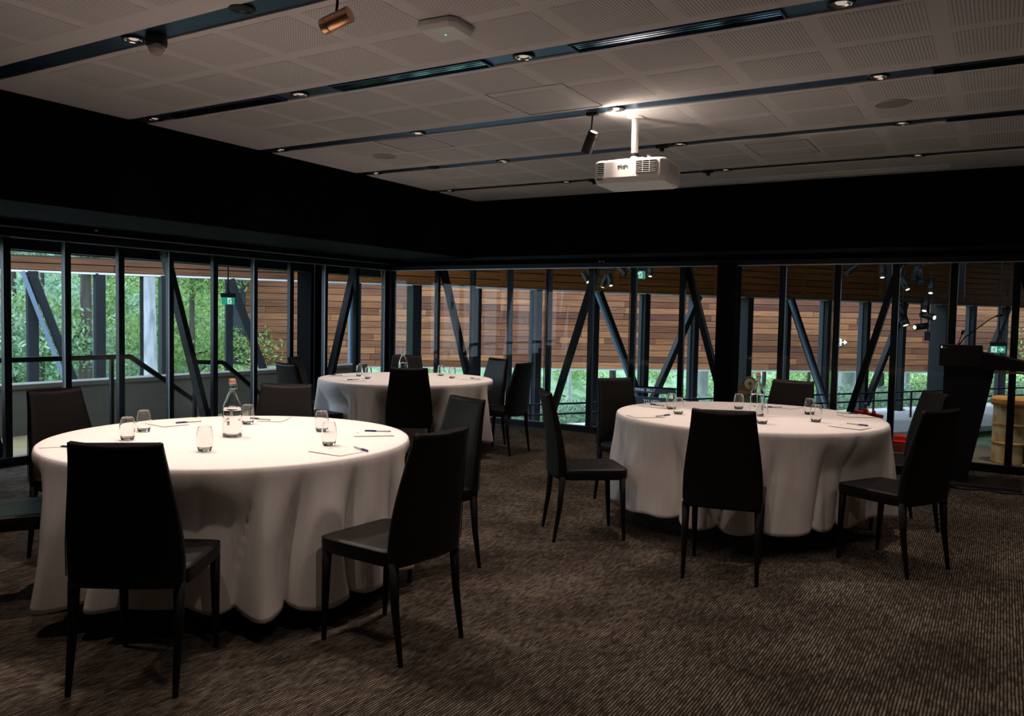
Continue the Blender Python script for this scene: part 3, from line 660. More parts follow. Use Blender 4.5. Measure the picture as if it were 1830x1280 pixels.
# ------------------------------------------------------------------ things on the tables
ZT = 0.7475
def make_tumbler():
    t = thing('water_tumbler', '', 'glass', (0, 0, 0), 0, 'clear tumblers on the tables')
    rz_ = lambda u: 0.0268 + 0.0105*math.sin(PI*min(1, (u*0.9+0.06)))**0.8
    out = [(rz_(k/12)*1.0, 0.003+0.0975*k/12) for k in range(13)]; out = [(r, z) for r, z in out]
    inn = [(r-0.0013, z) for r, z in reversed(out) if z > 0.014]
    prof = [(0.0004, 0.0), (out[0][0]-0.002, 0.0)] + out + [(out[-1][0]-0.0006, out[-1][1]+0.0008)] + inn + [(inn[-1][0]-0.005, 0.012), (0.0004, 0.0115)]
    MB().lathe(prof, 36).build('tumbler_glass', m_tumbler, t)
    return t
def make_bottle(h=0.29):
    t = thing('swing_top_bottle', '', 'bottle', (0, 0, 0), 0, 'swing-top water bottles')
    outer = [(0.0005, 0.0), (0.038, 0.0), (0.0425, 0.004), (0.0435, 0.012), (0.0430, 0.135), (0.0415, 0.150), (0.036, 0.172), (0.026, 0.200), (0.0175, 0.222), (0.0145, 0.232), (0.0145, 0.262), (0.0165, 0.264), (0.0165, 0.272), (0.0140, 0.274)]
    inner = [(0.0105, 0.274), (0.0105, 0.235), (0.0145, 0.222), (0.023, 0.200), (0.033, 0.172), (0.0385, 0.150), (0.0400, 0.135), (0.0405, 0.015), (0.036, 0.009), (0.0005, 0.012)]
    MB().lathe(outer+inner, 40).build('bottle_glass', m_tumbler, t)
    MB().lathe([(0.0005, 0.0125), (0.0355, 0.0095), (0.0402, 0.0155), (0.0397, 0.135), (0.0382, 0.150), (0.0375, 0.152), (0.0005, 0.152)], 40).build('water', m_water, t)
    MB().lathe([(0.0005, 0.294), (0.012, 0.294), (0.0145, 0.290), (0.0145, 0.281), (0.0135, 0.277)], 24).build('stopper', m_stopper, t)
    MB().lathe([(0.0135, 0.2775), (0.0145, 0.2765), (0.0140, 0.2735), (0.009, 0.2735)], 24).build('rubber_washer', m_stopred, t)
    w = MB()
    for s in (-1, 1): w.tube([(s*0.0165, 0, 0.286), (s*0.021, 0.004, 0.270), (s*0.019, 0.010, 0.245), (s*0.0155, 0.0, 0.240)], 0.0011, 6)
    w.tube([(0.0155*math.cos(a), 0.0155*math.sin(a), 0.242) for a in [k*PI/8 for k in range(17)]], 0.0011, 6)
    w.tube([(-0.019, 0.010, 0.245), (-0.012, 0.017, 0.243), (0.012, 0.017, 0.243), (0.019, 0.010, 0.245)], 0.0011, 6)
    w.build('wire_bail', m_seal, t)
    return t
m_stopper = mat('rose_stopper', (0.62, 0.28, 0.22), 0.4); m_stopred = mat('red_rubber', (0.55, 0.04, 0.02), 0.5)
tum = make_tumbler(); bot = make_bottle(); bot.scale = (1.13, 1.13, 1.02); tum.scale = (1.0, 1.0, 1.12)
TUM = [(-3.151, 2.511, 'tumbler alone at the front of the near left table'),
 (-3.715, 2.500, 'tumbler at the near left table, half hidden by the chair back'),
 (-3.905, 2.723, 'tumbler at the left of the near left table, behind the half hidden one'),
 (-3.716, 3.259, 'tumbler just right of the bottle on the near left table'),
 (-3.185, 3.307, 'tumbler right of centre on the near left table, the farther one'),
 (-2.819, 2.978, 'tumbler right of centre on the near left table, the nearer one'),
 (-1.901, 5.427, 'tumbler at the left of the right table, the nearer of the pair'),
 (-2.051, 5.697, 'tumbler at the left of the right table, the farther of the pair'),
 (-1.653, 6.040, 'tumbler left of the bottle on the right table'),
 (-1.028, 5.609, 'tumbler at the right of the right table, the nearer of the pair'),
 (-1.151, 6.030, 'tumbler at the right of the right table, the farther of the pair'),
 (-1.294, 5.283, 'tumbler half hidden beside the near chair back of the right table'),
 (-5.700, 6.460, 'tumbler left on the far table, the farther of that pair'),
 (-5.414, 6.266, 'tumbler left on the far table, the nearer of that pair'),
 (-5.140, 7.120, 'tumbler right on the far table, the farther of that pair'),
 (-4.860, 6.930, 'tumbler right on the far table, the nearer of that pair')]
for i, (x, y, lab) in enumerate(TUM):
    lab = 'clear glass ' + lab
    if i == 0: tum.location = (x, y, ZT); tum['label'] = lab
    else: dup(tum, (x, y, ZT), i*0.4, lab)
for i, (x, y, r, lab) in enumerate([(-3.410, 2.888, 0.2, 'clear swing-top water bottle on the near left table'), (-1.433, 5.70, 1.4, 'clear swing-top water bottle on the right table'), (-5.262, 6.626, 0.8, 'clear swing-top water bottle on the far table')]):
    if i == 0: bot.location = (x, y, ZT); bot.rotation_euler = (0, 0, r); bot['label'] = lab
    else: dup(bot, (x, y, ZT), r, lab)
def make_pad():
    t = thing('notepad', '', 'notepad', (0, 0, 0), 0, 'white notepads on the tables')
    MB().box(-0.075, 0.075, -0.105, 0.105, 0.0, 0.0012).build('cover_sheet', m_paper, t); MB().box(-0.0755, 0.0755, -0.1055, 0.104, -0.0006, 0.0).build('backing_card', m_mark, t)
    MB().box(0.03, 0.06, 0.075, 0.083, 0.0013, 0.0016).build('printed_mark', m_mark, t)
    return t
def make_pen():
    t = thing('ballpoint_pen', '', 'pen', (0, 0, 0), 0, 'blue capped pens on the tables')
    MB().cone((-0.012, 0, 0.0042), (0.062, 0, 0.0042), 0.0036, 0.0036, 10).build('barrel', m_penbody, t)
    MB().cone((-0.075, 0, 0.0045), (-0.012, 0, 0.0045), 0.0040, 0.0048, 10).build('cap', m_pen, t)
    MB().box(-0.070, -0.022, -0.0012, 0.0012, 0.009, 0.0105).build('clip', m_pen, t)
    MB().cone((0.062, 0, 0.0042), (0.067, 0, 0.0042), 0.0038, 0.003, 10).build('end_plug', m_pen, t)
    return t
pad0, pen0 = make_pad(), make_pen()
def ang_to(c, p): return math.atan2(p[1]-c[1], p[0]-c[0])
PADS = [(T1, -2.665, 2.86, -2.605, 2.965, 158, 'at the right front of the near left table'), (T1, -2.90, 3.40, -2.925, 3.475, 34, 'at the right back of the near left table'),
 (T1, -3.80, 2.235, -3.66, 2.20, 20, 'at the left front of the near left table'), (T1, -3.76, 3.50, -3.80, 3.43, 10, 'at the far side of the near left table'),
 (T1, -4.06, 2.98, -4.00, 3.08, 70, 'at the left of the near left table'),
 (T3, -2.03, 5.15, -1.935, 5.215, 250, 'at the left front of the right table'), (T3, -2.20, 5.78, -2.205, 5.83, -22, 'at the left back of the right table'),
 (T3, -0.80, 5.47, -0.775, 5.59, 158, 'at the right front of the right table'), (T3, -0.86, 6.15, -0.935, 6.245, 187, 'at the right back of the right table'),
 (T3, -1.38, 6.40, -1.462, 6.30, 40, 'at the far side of the right table'),
 (T2, -5.86, 6.36, -5.905, 6.34, 9, 'at the left of the far table'), (T2, -5.36, 5.98, -5.40, 6.035, 80, 'at the left front of the far table'), (T2, -4.63, 6.94, -4.61, 6.98, -17, 'at the right of the far table')]
for i, (c, x, y, qx, qy, pr, lab) in enumerate(PADS):
    a = ang_to(c, (x, y)) + PI/2
    l1, l2 = 'blank white notepad ' + lab, 'blue-capped ballpoint pen ' + lab
    if i == 0: pad0.location = (x, y, ZT+0.001); pad0.rotation_euler = (0, 0, a); pad0['label'] = l1
    else: dup(pad0, (x, y, ZT+0.001), a, l1)
    if i == 0: pen0.location = (qx, qy, ZT+0.002); pen0.rotation_euler = (0, 0, D(pr)); pen0['label'] = l2
    else: dup(pen0, (qx, qy, ZT+0.002), D(pr), l2)

# ------------------------------------------------------------------ lectern
t = thing('lectern', 'black lectern with a slanted top and side shelf at the right of the room', 'lectern', (-0.31, 8.30, 0), 0)
F8 = [(3,2,1,0),(4,5,6,7),(0,1,5,4),(1,2,6,5),(2,3,7,6),(3,0,4,7)]
MB().add([(-0.17, -0.24, 0.0), (0.50, -0.24, 0.0), (0.50, 0.24, 0.0), (-0.17, 0.24, 0.0), (-0.16, -0.23, 0.03), (0.49, -0.23, 0.03), (0.49, 0.23, 0.03), (-0.16, 0.23, 0.03)], F8).build('base', m_blackplastic, t, 0.006)
MB().add([(-0.13, -0.12, 0.03), (0.09, -0.12, 0.03), (0.09, 0.14, 0.03), (-0.13, 0.14, 0.03), (-0.13, -0.14, 1.04), (0.265, -0.14, 1.04), (0.265, 0.15, 1.04), (-0.13, 0.15, 1.04)], F8).build('column', m_blackplastic, t, 0.004)
MB().prism([(-0.22, 1.04), (0.26, 1.03), (0.26, 1.06), (-0.12, 1.228), (-0.22, 1.228)], 'x', -0.165, 0.165).build('reading_box', m_blackplastic, t, 0.006)
MB().add([(0.16, -0.20, 1.02), (0.80, -0.18, 1.01), (0.80, 0.22, 1.01), (0.16, 0.24, 1.02), (0.16, -0.20, 1.165), (0.80, -0.18, 1.03), (0.80, 0.22, 1.03), (0.16, 0.24, 1.165)], F8).build('side_shelf', m_blackplastic, t, 0.004)
MB().box(0.25, 0.80, -0.195, -0.185, 0.995, 1.012).build('shelf_edge', mat('tan_edge', (0.25, 0.16, 0.07), 0.5), t)
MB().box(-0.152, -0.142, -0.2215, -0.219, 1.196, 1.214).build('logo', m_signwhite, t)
MB().box(-0.138, -0.112, -0.2215, -0.219, 1.197, 1.203).build('logo_line', m_offwhite, t)
MB().tube([(-0.03, -0.08, 1.21), (0.02, -0.07, 1.29), (0.12, -0.06, 1.38), (0.21, -0.05, 1.46), (0.26, -0.05, 1.485)], 0.005, 8).build('microphone_gooseneck', m_blackplastic, t)
MB().cone((0.25, -0.05, 1.482), (0.30, -0.05, 1.495), 0.009, 0.012, 12).build('microphone_head', m_blackplastic, t)
MB().tube([(-0.03, -0.12, 1.21), (-0.015, -0.12, 1.27), (0.0, -0.12, 1.32)], 0.004, 8).build('short_stalk', m_blackplastic, t)
MB().cone((-0.002, -0.12, 1.315), (0.01, -0.12, 1.355), 0.010, 0.013, 12).build('windshield', m_blackplastic, t)
t = thing('power_cable', 'black cable lying on the carpet at the foot of the lectern', 'cable', (0.0, 7.93, 0.0))
MB().tube([(-0.32, 0.02, 0.008), (-0.22, -0.02, 0.008), (-0.1, 0.05, 0.008), (0.05, 0.0, 0.008), (0.2, 0.04, 0.008), (0.4, -0.02, 0.008), (0.62, 0.03, 0.008)], 0.007, 8).build('cord', m_blackplastic, t)
MB().box(-0.37, -0.31, 0.0, 0.035, 0.0, 0.028).build('plug', m_blackplastic, t, 0.004)

# ------------------------------------------------------------------ small fittings on the black bulkhead
def clip(x, y, z, rz, label):
    t = thing('blind_bracket', label, 'bracket', (x, y, z), rz, 'small white blind brackets')
    MB().box(-0.012, 0.012, -0.016, 0.0, -0.008, 0.008).build('bracket', m_offwhite, t, 0.002); MB().cone((0, -0.016, 0), (0, -0.022, 0), 0.004, 0.004, 10).build('screw', m_seal, t)
clip(-4.20, YB-0.001, 2.075, 0, 'small white bracket above the back glass, left one of the close pair'); clip(-4.15, YB-0.001, 2.075, 0, 'small white bracket above the back glass, right one of the close pair')
clip(XL+0.13, 4.60, 2.12, PI/2, 'small white bracket above the left glass')

# ------------------------------------------------------------------ outside: deck, low concrete wall, railings
tag(MB().box(XL-1.75, XL-0.04, YF, 10.6, -0.14, -0.005).build('terrace_deck', m_deck), kind='structure')
t = thing('concrete_balustrade', 'low pale concrete wall outside the left glass', 'wall', (-9.22, 3.9, -0.1))
MB().box(-0.12, 0.12, -6.9, 6.6, -1.2, 0.60).build('wall_body', m_conc, t); MB().box(-0.13, 0.13, -6.9, 6.6, 0.60, 0.655).build('coping', m_conc, t, 0.006)
def rail(pts, posts, label, group, rr=0.02, m=m_steel_dark):
    p0 = pts[0]; t = thing('handrail', label, 'railing', (p0[0], p0[1], 0), 0, group)
    L = [(p[0]-p0[0], p[1]-p0[1], p[2]) for p in pts]
    for a, b in zip(L[:-1], L[1:]): MB().beam(a, b, 0.035, 0.05).build('rail_bar', m, t)
    for x, y, z in posts: MB().box(x-p0[0]-0.018, x-p0[0]+0.018, y-p0[1]-0.018, y-p0[1]+0.018, -0.02, z).build('rail_post', m, t)
rail([(-8.3, -2.9, 0.90), (-8.3, 5.62, 0.87), (-8.3, 6.70, 0.15)], [(-8.3, y, z) for y, z in ((-2.0, 0.88), (0.5, 0.88), (3.0, 0.88), (5.40, 0.86), (6.6, 0.2))], 'dark handrail outside the left glass, level then sloping down', 'dark handrails outside')
rail([(-8.25, 6.41, 0.78), (-8.25, 6.84, 0.76), (-8.25, 7.9, -0.02)], [(-8.25, 6.43, 0.76)], 'dark handrail outside the left glass, the shorter one starting at a corner post', 'dark handrails outside')

# ------------------------------------------------------------------ outer frame line P1: fascia, columns and braces
P1 = {-500: (-17.0, 4.35), 0: (-14.902, 7.634), 530: (-12.211, 11.941), 600: (-11.789, 12.617), 1900: (1.772, 34.324)}
pa, pb_ = Vector((-17.2, 3.95, 0)), Vector((2.6, 35.65, 0))
u1 = (pb_-pa).normalized(); n1 = Vector((u1.y, -u1.x, 0)); a1 = math.atan2(u1.y, u1.x)     # n1 points to the room
def on1(x, y):                                                                            # distance along the line
    return (Vector((x, y, 0))-pa).dot(u1)
def board_run(name, label, cat, origin, az, length, rows_, zb, bh, mean, mtl, seed, batten=None, depth=0.05):
    t = thing(name, label, cat, origin, az); rn = random.Random(seed)
    for r in range(rows_):
        s = -rn.random()*mean
        while s < length:
            L = mean*(0.55+0.9*rn.random()); a, b = max(0, s), min(length, s+L)
            if b-a > 0.15:
                dz = 0.004*rn.random(); jut = 0.010*rn.random()
                MB().box(0, b-a-0.012, -depth-jut, 0.0, 0.0, bh-0.016-dz).build('board', mtl, t, loc=(a, 0, zb-origin[2]+r*bh))
            s += L
    return t
# left part of the fascia: two boards high, trim below
s530 = on1(-12.3, 11.8)
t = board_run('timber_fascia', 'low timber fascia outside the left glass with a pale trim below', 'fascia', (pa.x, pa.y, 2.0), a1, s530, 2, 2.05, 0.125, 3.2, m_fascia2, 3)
MB().box(0, s530, 0.0, 0.12, 0.0, 0.30).build('backing', m_steel_dark, t); MB().box(0, s530, -0.10, 0.12, 0.0, 0.035).build('bottom_trim', m_offwhite, t)
p = pa + u1*s530
LR = (pb_-p).length
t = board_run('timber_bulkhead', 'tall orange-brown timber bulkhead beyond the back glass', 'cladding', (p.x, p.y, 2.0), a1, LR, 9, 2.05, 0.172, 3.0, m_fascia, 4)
MB().box(0, LR, 0.0, 0.12, 0.0, 1.62).build('backing', m_steel_dark, t); MB().box(0, LR, -0.10, 0.12, 0.0, 0.035).build('bottom_trim', m_offwhite, t)
for k in range(8): MB().box(1.6+3.1*k, 1.72+3.1*k, -0.06, -0.03, 0.05, 1.6).build('batten', m_fascia, t)
# gallery roof over the space behind the back glass
gr = MB(); poly = [(XL-0.5, YB+0.12), (5.0, YB+0.12), (5.0, 37.0), (pb_.x, pb_.y), (p.x, p.y)]
gr.prism(poly, 'z', 3.62, 3.74); tag(gr.build('ceiling_gallery', m_black), kind='structure')

COLS = [(-900, (-19.9, -0.3), 0.22, 0), (0, (-16.2, 5.6), 0.22, 0), (58, (-14.645, 8.046), 0.23, 0), (178, (-14.086, 8.939), 0.20, 0), (253, (-13.718, 9.529), 0.06, 1), (296, (-13.5, 9.878), 0.42, 1), (409, (-12.9, 10.839), 0.13, 1),
 (634, (-11.577, 12.957), 0.24, 0), (740, (-10.885, 14.063), 0.32, 1), (851, (-10.108, 15.308), 0.17, 0), (958, (-9.301, 16.6), 0.24, 0), (1063, (-8.447, 17.967), 0.14, 0), (1152, (-7.669, 19.211), 0.21, 0), (1240, (-6.847, 20.527), 0.22, 0),
 (1330, (-5.945, 21.971), 0.44, 1), (1404, (-5.152, 23.24), 0.24, 0), (1475, (-4.344, 24.534), 0.27, 0), (1545, (-3.496, 25.891), 0.28, 0), (1608, (-2.687, 27.186), 0.33, 0), (1679, (-1.717, 28.739), 0.52, 1), (1735, (-0.904, 30.04), 0.26, 0), (1792, (-0.03, 31.44), 0.27, 0)]
side = ['beyond the left glass', 'beyond the back glass']
m_lit_face = mat('lit_steel_face', (0.11, 0.155, 0.22), 0.45)  # daylight on column and brace faces put into the colour
for i, (k, (x, y), w, dark) in enumerate(COLS):
    t = thing('steel_column', 'dark steel column %s, %d of the far row counted from the left' % (side[0] if k < 600 else side[1], i+1), 'column', (x, y, -1.2), math.radians(-30.9+4), 'far row of steel columns')
    m = m_steel_dark if dark else m_steel
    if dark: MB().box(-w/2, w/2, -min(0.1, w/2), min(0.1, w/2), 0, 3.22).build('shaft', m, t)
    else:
        MB().box(-w/2, -w/2+0.5*w, -0.10, 0.06, 0, 3.22).build('lit_flange', m_lit_face if k in (851, 1063, 634) else m, t)  # left half coloured as the lit side, right half as the shaded one
        MB().box(0.0, w/2, -0.07, 0.09, 0, 3.22).build('shaded_flange', m_steel_dark, t)
    MB().box(-w/2-0.04, w/2+0.04, -0.14, 0.14, 0, 0.03).build('base_plate', m_steel_dark, t)
CP = {k: v for k, v, w, d in COLS}
def brace(c0, c1, zt, zb, label, pale=False):
    x0, y0 = c0; x1, y1 = c1; t = thing('raking_brace', label, 'brace', (x1, y1, zb), 0, 'far raking steel braces')
    off = n1*0.16
    MB().beam((off.x, off.y, 0), (x0-x1+off.x, y0-y1+off.y, zt-zb), 0.14, 0.16, tuple(n1)).build('brace_bar', m_steel_dark, t)
    if pale: MB().beam((off.x*1.6-0.13*u1.x, off.y*1.6-0.13*u1.y, 0), (x0-x1+off.x*1.6-0.13*u1.x, y0-y1+off.y*1.6-0.13*u1.y, zt-zb), 0.07, 0.10, tuple(n1)).build('lit_edge', m_lit_face, t)  # extra bar coloured as the daylit edge of the brace
def lerp(a, b, k): return (a[0]+(b[0]-a[0])*k, a[1]+(b[1]-a[1])*k)
brace(CP[58], lerp(CP[58], CP[178], 0.95), 2.0, -1.0, 'raking brace beyond the left glass, springing from the first visible column', True)
brace(CP[409], (-12.33, 11.75), 2.0, -1.0, 'raking brace beyond the left glass, behind the green exit sign')
brace(CP[1063], CP[1152], 2.0, -1.0, 'raking brace with a painted-in daylit edge, left of the lettered boards', True)
brace(CP[1240], CP[1152], 2.0, -1.0, 'raking brace beyond the back glass, behind the lettered boards')
brace(CP[1404], CP[1475], 2.0, -1.0, 'raking brace with a painted-in daylit edge, behind the far chair of the right table', True)
brace(CP[1608], CP[1545], 2.0, -1.0, 'raking brace beyond the back glass, among the spotlights')
brace(CP[1792], CP[1735], 2.0, -1.0, 'raking brace beyond the back glass, behind the lectern')

# timber-clad upper storey far behind
qa, qb = Vector((-21.9, 19.1, 0)), Vector((3.6, 40.9, 0)); u3 = (qb-qa).normalized(); a3 = math.atan2(u3.y, u3.x); LW = (qb-qa).length
t = board_run('timber_clad_wall', 'long timber-clad upper storey of the building outside', 'cladding', (qa.x, qa.y, -0.42), a3, LW, 14, -0.42, 0.222, 2.7, m_wood, 9, depth=0.07)
MB().box(0.0, LW, 0.0, 0.3, 0.0, 3.3).build('backing', m_steel_dark, t)
MB().box(-0.45, -0.02, -0.06, 0.6, 0.02, 3.0).build('end_return', m_steel, t); MB().box(0, LW, -0.05, 0.45, -0.08, 0.0).build('soffit', m_offwhite, t)

# ------------------------------------------------------------------ railing, path and lettered boards beyond the back glass
ra, rb = Vector((-10.2, 12.6, 0)), Vector((0.6, 29.5, 0)); ur = (rb-ra).normalized(); LRr = (rb-ra).length
t = thing('garden_railing', 'dark two-bar railing along the paving beyond the back glass', 'railing', (ra.x, ra.y, -1.2), math.atan2(ur.y, ur.x))
for z in (0.72, 0.50): MB().box(0, LRr, -0.02, 0.02, z-0.02, z+0.02).build('rail_bar', m_steel_dark, t)
for k in range(int(LRr/1.5)+1): MB().box(1.5*k-0.02, 1.5*k+0.02, -0.02, 0.02, 0.0, 0.72).build('rail_post', m_steel_dark, t)
t = thing('direction_board', 'dark direction boards with white lettering beyond the back glass', 'sign', (-4.95, 12.5, -0.6))
MB().box(-0.32, 0.52, -0.02, 0.02, 0.80, 0.905).build('upper_board', mat('navy_board', (0.03, 0.045, 0.07), 0.5), t)
nb = bpy.data.materials['navy_board']
MB().box(-0.32, 0.52, -0.02, 0.02, 0.60, 0.735).build('lower_board', nb, t)
MB().box(0.60, 0.64, -0.02, 0.02, 0.0, 0.895).build('side_post', nb, t); MB().box(-0.36, -0.32, -0.02, 0.02, 0.0, 0.905).build('side_post', nb, t); MB().box(-0.36, 0.64, -0.02, 0.0, 0.885, 0.905).build('top_bar', nb, t)
m_letters = mat('white_letters', (0.85, 0.88, 0.9), 0.5)
text_obj('PUFFING  BILLY', 0.062, m_letters, t, (-0.245, -0.0215, 0.828), (PI/2, 0, 0), bold=0.0012)
text_obj('TO MEN', 0.075, m_letters, t, (-0.015, -0.0215, 0.640), (PI/2, 0, 0), bold=0.0014)

# ------------------------------------------------------------------ exit signs
def running_man(t, s, x, z, m, flip=1):
    f = lambda *p: [(x+flip*s*a, z+s*b) for a, b in p]
    y0, y1 = -0.0135, -0.012
    MB().prism(f((-0.05, 0.10), (0.10, 0.20), (0.16, 0.12), (0.02, -0.12), (-0.06, -0.10)), 'y', y0, y1).build('running_figure', m, t)
    MB().prism(f((-0.04, -0.10), (0.04, -0.12), (0.20, -0.20), (0.10, -0.42), (0.02, -0.40), (0.08, -0.24), (-0.08, -0.20)), 'y', y0, y1).build('running_figure', m, t)
    MB().prism(f((-0.04, -0.08), (-0.16, -0.32), (-0.30, -0.36), (-0.28, -0.28), (-0.20, -0.24), (-0.10, -0.04)), 'y', y0, y1).build('running_figure', m, t)
    MB().prism(f((0.10, 0.20), (0.30, 0.12), (0.34, 0.18), (0.14, 0.26), (-0.16, 0.16), (-0.26, -0.02), (-0.20, -0.05), (-0.10, 0.10)), 'y', y0, y1).build('running_figure', m, t)
    MB().prism([(x+flip*s*(0.19+0.07*math.cos(a)), z+s*(0.34+0.07*math.sin(a))) for a in [k*PI/5 for k in range(10)]], 'y', y0, y1).build('running_figure', m, t)
def exit_sign(loc, rz, w, h, label, arrow=0, hang=0.25):
    t = thing('exit_sign', label, 'exit sign', loc, rz, 'green running-man exit signs')
    MB().box(-w/2, w/2, -0.010, 0.010, -h/2, h/2).build('panel', m_green, t, 0.002)
    MB().box(-w*0.05 if not arrow else -w*0.46, w*0.25 if not arrow else -w*0.08, -0.012, -0.0101, -h*0.42, h*0.42).build('white_door', m_signwhite, t)
    running_man(t, h*0.9, w*0.10 if not arrow else -w*0.27, 0.0, m_green, 1)
    if arrow:
        MB().box(w*0.02, w*0.28, -0.012, -0.0101, -h*0.07, h*0.07).build('arrow', m_signwhite, t); MB().prism([(w*0.20, h*0.30), (w*0.44, 0.0), (w*0.20, -h*0.30), (w*0.12, -h*0.30), (w*0.30, 0), (w*0.12, h*0.30)], 'y', -0.012, -0.0101).build('arrow', m_signwhite, t)
    MB().box(-w/2-0.01, w/2+0.01, -0.02, 0.02, h/2, h/2+0.05).build('housing', m_blackplastic, t); MB().box(-0.008, 0.008, -0.008, 0.008, h/2+0.05, h/2+hang).build('stem', m_blackplastic, t)
exit_sign((-8.0, 6.71, 1.515), math.radians(52), 0.15, 0.085, 'green running-man exit sign outside the left glass, above the bottle', 0, 0.55)
exit_sign((-4.90, 12.0, 2.08), math.radians(48), 0.20, 0.12, 'green exit sign among the spotlights beyond the back glass', 0, 1.45)
exit_sign((-0.05, 12.0, 1.10), math.radians(5), 0.16, 0.085, 'green exit sign with a right arrow above the lectern shelf', 1, 2.4)
t = thing('arrow_sign', 'small pale sign with an arrow on the timber wall outside', 'sign', (-5.35, 33.1, 0.62), a3)
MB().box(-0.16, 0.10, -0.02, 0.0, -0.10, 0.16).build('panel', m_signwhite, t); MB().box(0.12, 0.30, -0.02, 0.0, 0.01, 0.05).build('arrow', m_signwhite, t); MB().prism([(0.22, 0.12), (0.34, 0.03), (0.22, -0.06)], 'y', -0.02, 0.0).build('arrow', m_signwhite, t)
for k in range(3): MB().box(-0.12, 0.06, -0.022, -0.02, -0.06+0.07*k, -0.03+0.07*k).build('dark_line', m_steel, t)

# ------------------------------------------------------------------ gallery track spotlights beyond the back glass
def gtrack(x0, x1, y, z, label):
    t = thing('lighting_track', label, 'track', ((x0+x1)/2, y, z), 0, 'lighting tracks in the gallery'); h = (x1-x0)/2
    MB().box(-h, h, -0.02, 0.02, -0.03, 0.0).build('track_bar', m_blackplastic, t)
    for s in (-1, 1): MB().box(s*h*0.8-0.03, s*h*0.8+0.03, -0.03, 0.03, -0.03, 3.62-z).build('drop_rod', m_blackplastic, t)
gtrack(-5.9, -4.2, 11.52, 2.20, 'short black lighting track beyond the back glass, left group')
gtrack(-1.9, -0.35, 11.52, 2.20, 'short black lighting track beyond the back glass, right group')
gtrack(-1.35, -0.35, 11.20, 1.72, 'lower black lighting track beyond the back glass, by the lectern')
SP = [(-1.73, 2.10, (-0.6, -0.2, -0.6), 0, 'right group, first from the left'), (-1.37, 2.08, (0.1, -0.3, -1), 1, 'right group, second from the left'), (-1.10, 1.92, (0.45, -0.3, -1), 1, 'right group, leaning with a lit lens'),
 (-0.98, 2.03, (-0.2, 0, -1), 0, 'right group, upper pair, left'), (-0.92, 2.00, (0.15, 0, -1), 0, 'right group, upper pair, right'), (-1.11, 1.50, (0.38, -0.2, -1), 1, 'right group, low and large'),
 (-0.80, 1.88, (0, -0.4, -1), 1, 'right group, bright, below the track'), (-0.83, 1.65, (-0.1, -0.5, -1), 1, 'right group, lower track, upper'), (-0.80, 1.50, (0.8, -0.6, -0.2), 1, 'right group, shining sideways'), (-0.87, 1.37, (-0.6, -0.7, -0.1), 1, 'right group, lowest lit one'),
 (-5.58, 2.02, (0.6, -0.3, -0.8), 1, 'left group, first from the left'), (-5.26, 1.96, (-0.2, -0.2, -1), 1, 'left group, second from the left'), (-5.17, 1.98, (0.35, -0.3, -1), 1, 'left group, middle with a lit lens'), (-4.97, 2.12, (0.6, -0.2, -0.6), 0, 'left group, fourth from the left'), (-4.80, 2.12, (0.9, -0.2, -0.6), 1, 'left group, fifth from the left'), (-4.52, 2.12, (0.1, -0.3, -1), 1, 'left group, rightmost')]
m_glens = mat('gallery_lens', (0.9, 0.8, 0.6), 0.3, emit=(1.0, 0.85, 0.6), es=2.2)
for (x, z, ax, lit, lab) in SP:
    an = 2.17 if z > 1.7 or z < 0 else (1.69 if x > -1.0 else 2.17); yy = 11.52 if an > 2 else 11.20
    cyl_spot('gallery_spotlight', 'small black spotlight beyond the back glass, ' + lab, (x, 11.5 if an > 2 else 11.2, z), ax, 0.19 if z > 1.52 or x > -1 else 0.25, 0.040 if z > 1.52 or x > -1 else 0.052, (x-0.01, yy, an), m_blackplastic, m_glens if lit else m_blackplastic, 'gallery spotlights')
for x, tx, k, lab in ((-2.75, (0.1, 0.15, -1.9), 1.0, 'above the brass fitting'), (-0.95, (0.0, 0.2, -2.2), 1.3, 'above the red box'), (0.15, (0.0, 0.45, -1.9), 2.2, 'above the rusty drum')):  # unseen spotlights added to brighten the exhibits from the room side
    g = cyl_spot('gallery_spotlight', 'added unseen black spotlight just behind the back glass, ' + lab, (x, 9.36, 2.62), tx, 0.14, 0.035, (x, 9.36, 2.74), m_blackplastic, m_glens, 'gallery spotlights')
    MB().box(-0.02, 0.02, -0.02, 0.02, 0.0, 0.88).build('drop_rod', m_blackplastic, g)
    v = Vector(tx).normalized(); spot_lamp(g, tuple(Vector((0, 0, -0.12))+v*0.09), tuple(v), 55*k, 60, (1.0, 0.84, 0.62))
t = thing('hanging_speaker', 'small dark box hanging under the lowest gallery spotlights', 'speaker', (-0.79, 11.2, 1.20)); MB().box(-0.035, 0.035, -0.04, 0.04, 0, 0.11).build('cabinet', m_steel, t, 0.004); MB().box(-0.008, 0.008, -0.008, 0.008, 0.11, 0.49).build('bracket', m_blackplastic, t)

# ------------------------------------------------------------------ exhibits beyond the back glass
tag(MB().box(-1.6, 4.0, YB+0.16, 10.9, -0.14, 0.0).build('floor_gallery', m_gal), kind='structure')
t = thing('rusty_drum', 'old cream and rust-stained drum with a rolled rim, right of the lectern', 'drum', (0.12, 9.78, 0.0))
m_drum = noise_mat('rust_stained_cream', [(0.40, 0.20, 0.07), (0.56, 0.42, 0.22), (0.62, 0.54, 0.38)], (7, 7, 5), 0.75, 8, bump=0.2, pos=[0.36, 0.5, 0.66])
MB().lathe([(0.001, 0.0), (0.175, 0.0), (0.180, 0.01), (0.178, 0.20), (0.185, 0.21), (0.178, 0.22), (0.178, 0.39), (0.185, 0.40), (0.178, 0.41), (0.176, 0.60)], 48).build('drum_shell', m_drum, t)
m_rim = noise_mat('orange_rust', [(0.42, 0.17, 0.04), (0.60, 0.33, 0.12)], (8, 8, 8), 0.7, bump=0.2)
